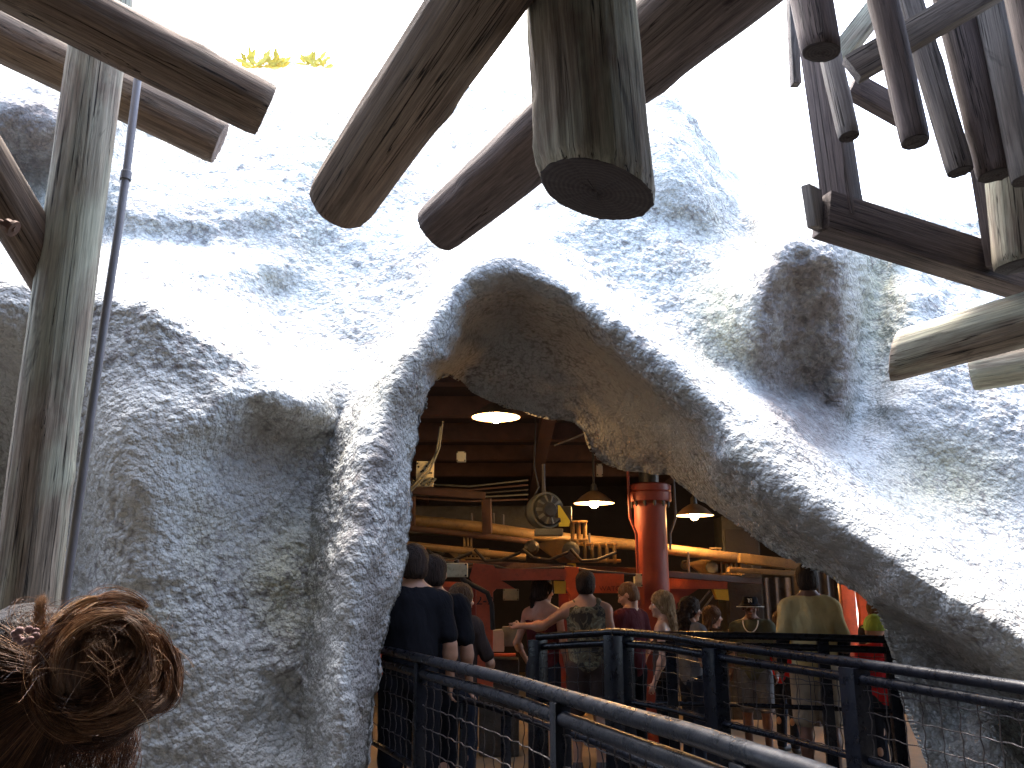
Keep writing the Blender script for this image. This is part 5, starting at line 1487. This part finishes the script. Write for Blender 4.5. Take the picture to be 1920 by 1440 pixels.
person(1291, 1124, 6.75, -1.1, 'woman with dark curly hair facing right, just behind the blond woman', sk=SK2, hair=H_DK, style='long curly', shirt=C_GRY, female=True, head=-.3, group=PF)
person(1333, 1140, 7.4, -1.2, 'shorter woman with brown hair in profile, a hand near her mouth', sk=SK1, hair=H_BR, style='long wavy', shirt=C_DBR, female=True, head=-.25, group=PF,
       Re=(.20, .14, 1.22), Rh=(.05, .24, 1.42), legs=C_BEI)
rb, HCb, HRb, scb = person(1406, 1121, 7.3, 2.75, 'man in a black bucket hat with white trim and a pale necklace, facing the camera', sk=SK3, style='none', hair=H_DK, shirt=C_OLV, hat='bucket', head=.1, group=PF, legs=C_GRY, shorts=True, build=1.08)
person(1463, 1150, 7.6, -.9, 'child in a bright red shirt half hidden by the man in the khaki shirt', sk=SK1, hair=H_BR, style='short', shirt=C_RED, group=PF, hs=1.12)
person(1512, 1062, 6.15, -.12, 'tall man in a khaki T-shirt over black sleeves, back to the camera', sk=SK3, style='short', shirt=C_KHA, extra='undersleeves', build=1.22, head=-.1, group=PF, legs=C_BEI, shorts=True)
person(1642, 1126, 6.9, .1, 'woman with long light brown hair in dark clothes, near the rock at right', sk=SK1, hair=H_BR, style='long', shirt=C_DBR, female=True, head=.1, group=PF)
person(1640, 1164, 6.2, 0, 'small child in a lime green cap at the right end of the far railing', sk=SK1, style='none', shirt=C_RED, hat='cap', hs=1.25, group=PF)
# necklace and hat emblem of the man in the bucket hat
m_ = MB(); pts_ = []
for k in range(17):
    a = PI * k / 16
    pts_.append((-.085 * math.cos(a), .085 + .045 * math.sin(a), 1.50 - .13 * math.sin(a)))
m_.tube(pts_, .006, 8); m_.build('necklace', WHITE, rb, world_coords=False)
for ch, dx in (('N', -.006), ('Y', .006)):
    cu = bpy.data.curves.new('t', 'FONT'); cu.body = ch; cu.size = .062; cu.extrude = .002; cu.offset = .0012; cu.align_x = 'CENTER'; cu.align_y = 'CENTER'
    to = bpy.data.objects.new('t', cu); scene.collection.objects.link(to)
    dg = bpy.context.evaluated_depsgraph_get(); dg.update()
    me = bpy.data.meshes.new_from_object(to.evaluated_get(dg)); bpy.data.objects.remove(to); me.materials.clear()
    c_ = HCb + HRb @ np.array([dx, .104, .085])
    yaw_ = math.atan2(HRb[1, 1], HRb[0, 1]) + PI / 2
    me.transform(Matrix.Translation(c_) @ Matrix.Rotation(yaw_, 4, 'Z') @ Matrix.Rotation(R(80), 4, 'X'))
    link('emblem', me, WHITE, rb, False)

# ------------------------------------------------------------------ foreground head with a messy bun
def hair_strand_mat():
    m, nt, b = new_mat('hair_strands')
    at = nt.nodes.new('ShaderNodeAttribute'); at.attribute_name = 'tint'
    c = ramp(nt, at.outputs['Fac'], [(0.0, (0.03, 0.014, 0.009)), (0.45, (0.095, 0.045, 0.024)), (0.8, (0.26, 0.135, 0.065)), (1.0, (0.45, 0.29, 0.16))])
    nt.links.new(c, b.inputs['Base Color'])
    b.inputs['Roughness'].default_value = .48
    b.inputs['Specular IOR Level'].default_value = .15
    return m
HSTR = hair_strand_mat()

def strands(name, paths, rad, parent, tint):
    """paths: (n, m, 3) -> thin triangular tubes in one mesh"""
    paths = np.asarray(paths, float); n, m, _ = paths.shape
    t = np.gradient(paths, axis=1); t /= np.linalg.norm(t, axis=-1, keepdims=True) + 1e-9
    ref = np.array([.3, .2, .93]); u = np.cross(t, ref); u /= np.linalg.norm(u, axis=-1, keepdims=True) + 1e-9
    w = np.cross(t, u)
    tap = rad * np.interp(np.linspace(0, 1, m), [0, .08, .8, 1], [.5, 1, .9, .25])[None, :, None]
    R3 = [paths + tap * (u * math.cos(a) + w * math.sin(a)) for a in (0, 2 * PI / 3, 4 * PI / 3)]
    v = np.stack(R3, 2)                                  # n, m, 3, 3
    I = np.arange(n * m * 3).reshape(n, m, 3); J = np.roll(I, -1, 2)
    f = np.stack([I[:, :-1], J[:, :-1], J[:, 1:], I[:, 1:]], -1).reshape(-1, 4)
    me = np_mesh(name, v.reshape(-1, 3), f)
    a = me.attributes.new('tint', 'FLOAT', 'POINT')
    a.data.foreach_set('value', np.repeat(np.asarray(tint, np.float32), m * 3))
    return link(name, me, HSTR, parent)

fg, HC0, HR0, sc0 = person(55, 1180, 1.18, .35, 'person in the foreground at bottom left with a messy brown hair bun', sk=SK1, hair=hairmat('hair_root_brown', (0.006, 0.004, 0.003), (0.022, 0.012, 0.008)), style='short', shirt=C_NAVY, female=True, hs=1.10, floor=0.0)
fg['label'] = 'person in the foreground at bottom left with a messy golden brown hair bun'
headc = np.array(fg.matrix_basis @ Vector(HC0))
bun = P(196, 1252, 1.03)
br = .068
S = SDF(bun - .12, bun + .12, .005)
S.ell(bun, (.056, .050, .054), .01); S.ell(bun + np.array([-.03, .02, -.02]), (.05, .05, .05), .02)
link('bun_core', S.mesh('bun_core'), H_BR, fg)
r2 = np.random.default_rng(23)
axis = np.array([.25, -.93, .28]); axis /= np.linalg.norm(axis)
def basis(ax):
    u = np.cross(ax, [0, 0, 1.0]); u /= np.linalg.norm(u); return u, np.cross(ax, u)
P_, T_ = [], []
M_ = 22
for lock in range(54):
    ax = axis + r2.normal(0, .42, 3); ax /= np.linalg.norm(ax)
    u, w = basis(ax); a0 = r2.uniform(0, 2 * PI); span = r2.uniform(1.0, 2.6); bo = r2.normal(0, .009, 3)
    rr = br * r2.uniform(.55, 1.0); off = r2.uniform(-.55, .75) * br; tint = np.clip(r2.normal(.52, .2), 0, 1)
    wd_ = r2.uniform(.005, .017)
    a = np.linspace(a0, a0 + span, M_)
    rad_sphere = np.sqrt(max(br * br * 1.0 - off * off * .8, 1e-4)); rr = min(rr + .012, rad_sphere)
    for s_ in range(60):
        q, p_ = r2.normal(0, .45, 2)
        ph = r2.uniform(0, 6)
        e = np.sin(np.linspace(0, PI, M_))
        rl_ = rr + q * wd_ * (.35 + .65 * e) + .0012 * np.sin(a * 5 + ph)
        ol = off + p_ * wd_ * (.4 + .6 * e)
        pa = bun + bo + (u[None] * np.cos(a)[:, None] + w[None] * np.sin(a)[:, None]) * rl_[:, None] + ax[None] * ol[:, None] if np.ndim(ol) else 0
        P_.append(pa); T_.append(np.clip(tint + r2.normal(0, .14), 0, 1))
strands('bun_strands', P_, .00042, fg, T_)
# hair combed up over the skull towards the bun
hr_ = np.array([.085, .108, .103]) * 1.10 * sc0 * 1.27
P_, T_ = [], []
bd = (bun - headc); bd /= np.linalg.norm(bd)
for lock in range(190):
    st = r2.normal(0, 1, 3); st /= np.linalg.norm(st)
    if st[1] > .55: st[1] *= -1
    tint = np.clip(r2.normal(.36, .18), 0, 1)
    for s_ in range(20):
        s0 = st + r2.normal(0, .09, 3); s0 /= np.linalg.norm(s0)
        t = np.linspace(0, 1, M_)[:, None]
        om = math.acos(np.clip(s0 @ bd, -1, 1)) + 1e-6
        d = (np.sin((1 - t) * om) * s0 + np.sin(t * om) * bd) / math.sin(om)
        lift = 1.0 + .05 * np.sin(t * PI) * r2.uniform(0, 1.6) + r2.uniform(-.01, .05)
        pa = headc + d * hr_ * lift
        pa = pa * (1 - t ** 4) + (bun - bd * .03 + r2.normal(0, .006, 3)) * t ** 4
        P_.append(pa); T_.append(np.clip(tint + r2.normal(0, .12), 0, 1))
strands('crown_strands', P_, .00045, fg, T_)
# flyaways and the loose knot on top
P_, T_ = [], []
for k in range(230):
    d0 = r2.normal(0, 1, 3); d0 /= np.linalg.norm(d0); d0[2] = abs(d0[2]) * 1.1 - .2; d0 /= np.linalg.norm(d0)
    c0 = bun if r2.random() < .65 else headc + bd * .02
    R0 = br * .95 if c0 is bun else hr_.mean()
    base_ = c0 + d0 * R0
    tn = np.cross(d0, r2.normal(0, 1, 3)); tn /= np.linalg.norm(tn)
    L_ = r2.uniform(.02, .075); cv = r2.uniform(-1, 1)
    t = np.linspace(0, 1, M_)[:, None]
    pa = base_ + tn * L_ * np.sin(t * 1.6) + d0 * L_ * .42 * t * (1 - .5 * t) + np.cross(d0, tn) * (cv * L_ * .5 * t * t) + np.array([0, 0, -.012]) * t * t
    P_.append(pa); T_.append(np.clip(r2.normal(.65, .2), 0, 1))
kn = P(88, 1150, 1.05)
for k in range(240):
    a0 = r2.uniform(0, 2 * PI); t = np.linspace(0, 1, M_)[:, None]; R1 = r2.uniform(.008, .026)
    ax = np.array([.2, -.9, .4]) + r2.normal(0, .5, 3); ax /= np.linalg.norm(ax); u, w = basis(ax)
    a = a0 + t * r2.uniform(1.5, 5)
    c1 = kn + np.array([r2.uniform(-.030, .045), r2.uniform(-.015, .03), r2.uniform(-.050, .002)])
    P_.append(c1 + (u * np.cos(a) + w * np.sin(a)) * R1); T_.append(np.clip(r2.normal(.5, .18), 0, 1))
for k in range(300):
    t = np.linspace(0, 1, M_)[:, None]; e0 = kn + r2.normal(0, .004, 3); b0 = kn + np.array([.004, 0, -.052]) + r2.normal(0, .007, 3)
    e1 = kn + np.array([-.008, 0, .018]) + r2.normal(0, .0035, 3)
    P_.append(b0 * (1 - t) ** 2 + 2 * t * (1 - t) * (e0 + np.array([-.012, 0, 0])) + e1 * t ** 2); T_.append(np.clip(r2.normal(.9, .1), 0, 1))
strands('loose_strands', P_, .00026, fg, T_)
# curls at the nape
P_, T_ = [], []
for k in range(500):
    b0 = P(r2.uniform(120, 258), 1345 + r2.uniform(-25, 50), 1.10 + r2.uniform(-.02, .02)); L_ = r2.uniform(.05, .11)
    t = np.linspace(0, 1, M_)[:, None]; ph = r2.uniform(0, 2 * PI) * .3 + (int(b0[0] * 300) % 7)
    P_.append(b0 + np.concatenate([.007 * np.sin(t * 5 + ph), .007 * np.cos(t * 5 + ph), -L_ * t], 1)); T_.append(np.clip(r2.normal(.3, .15), 0, 1))
strands('nape_curls', P_, .0004, fg, T_)
m_ = MB()
for k in range(9):
    a = 2 * PI * k / 9
    p0 = P(48, 1192, 1.0) + np.array([.012 * math.cos(a), .004 * math.sin(a * 2), .007 * math.sin(a)])
    m_.sphere(p0, .0045, 8, (1.1, .8, 1))
m_.build('hair_tie', cloth('hair_tie_pink', (.26, .17, .165)), fg)
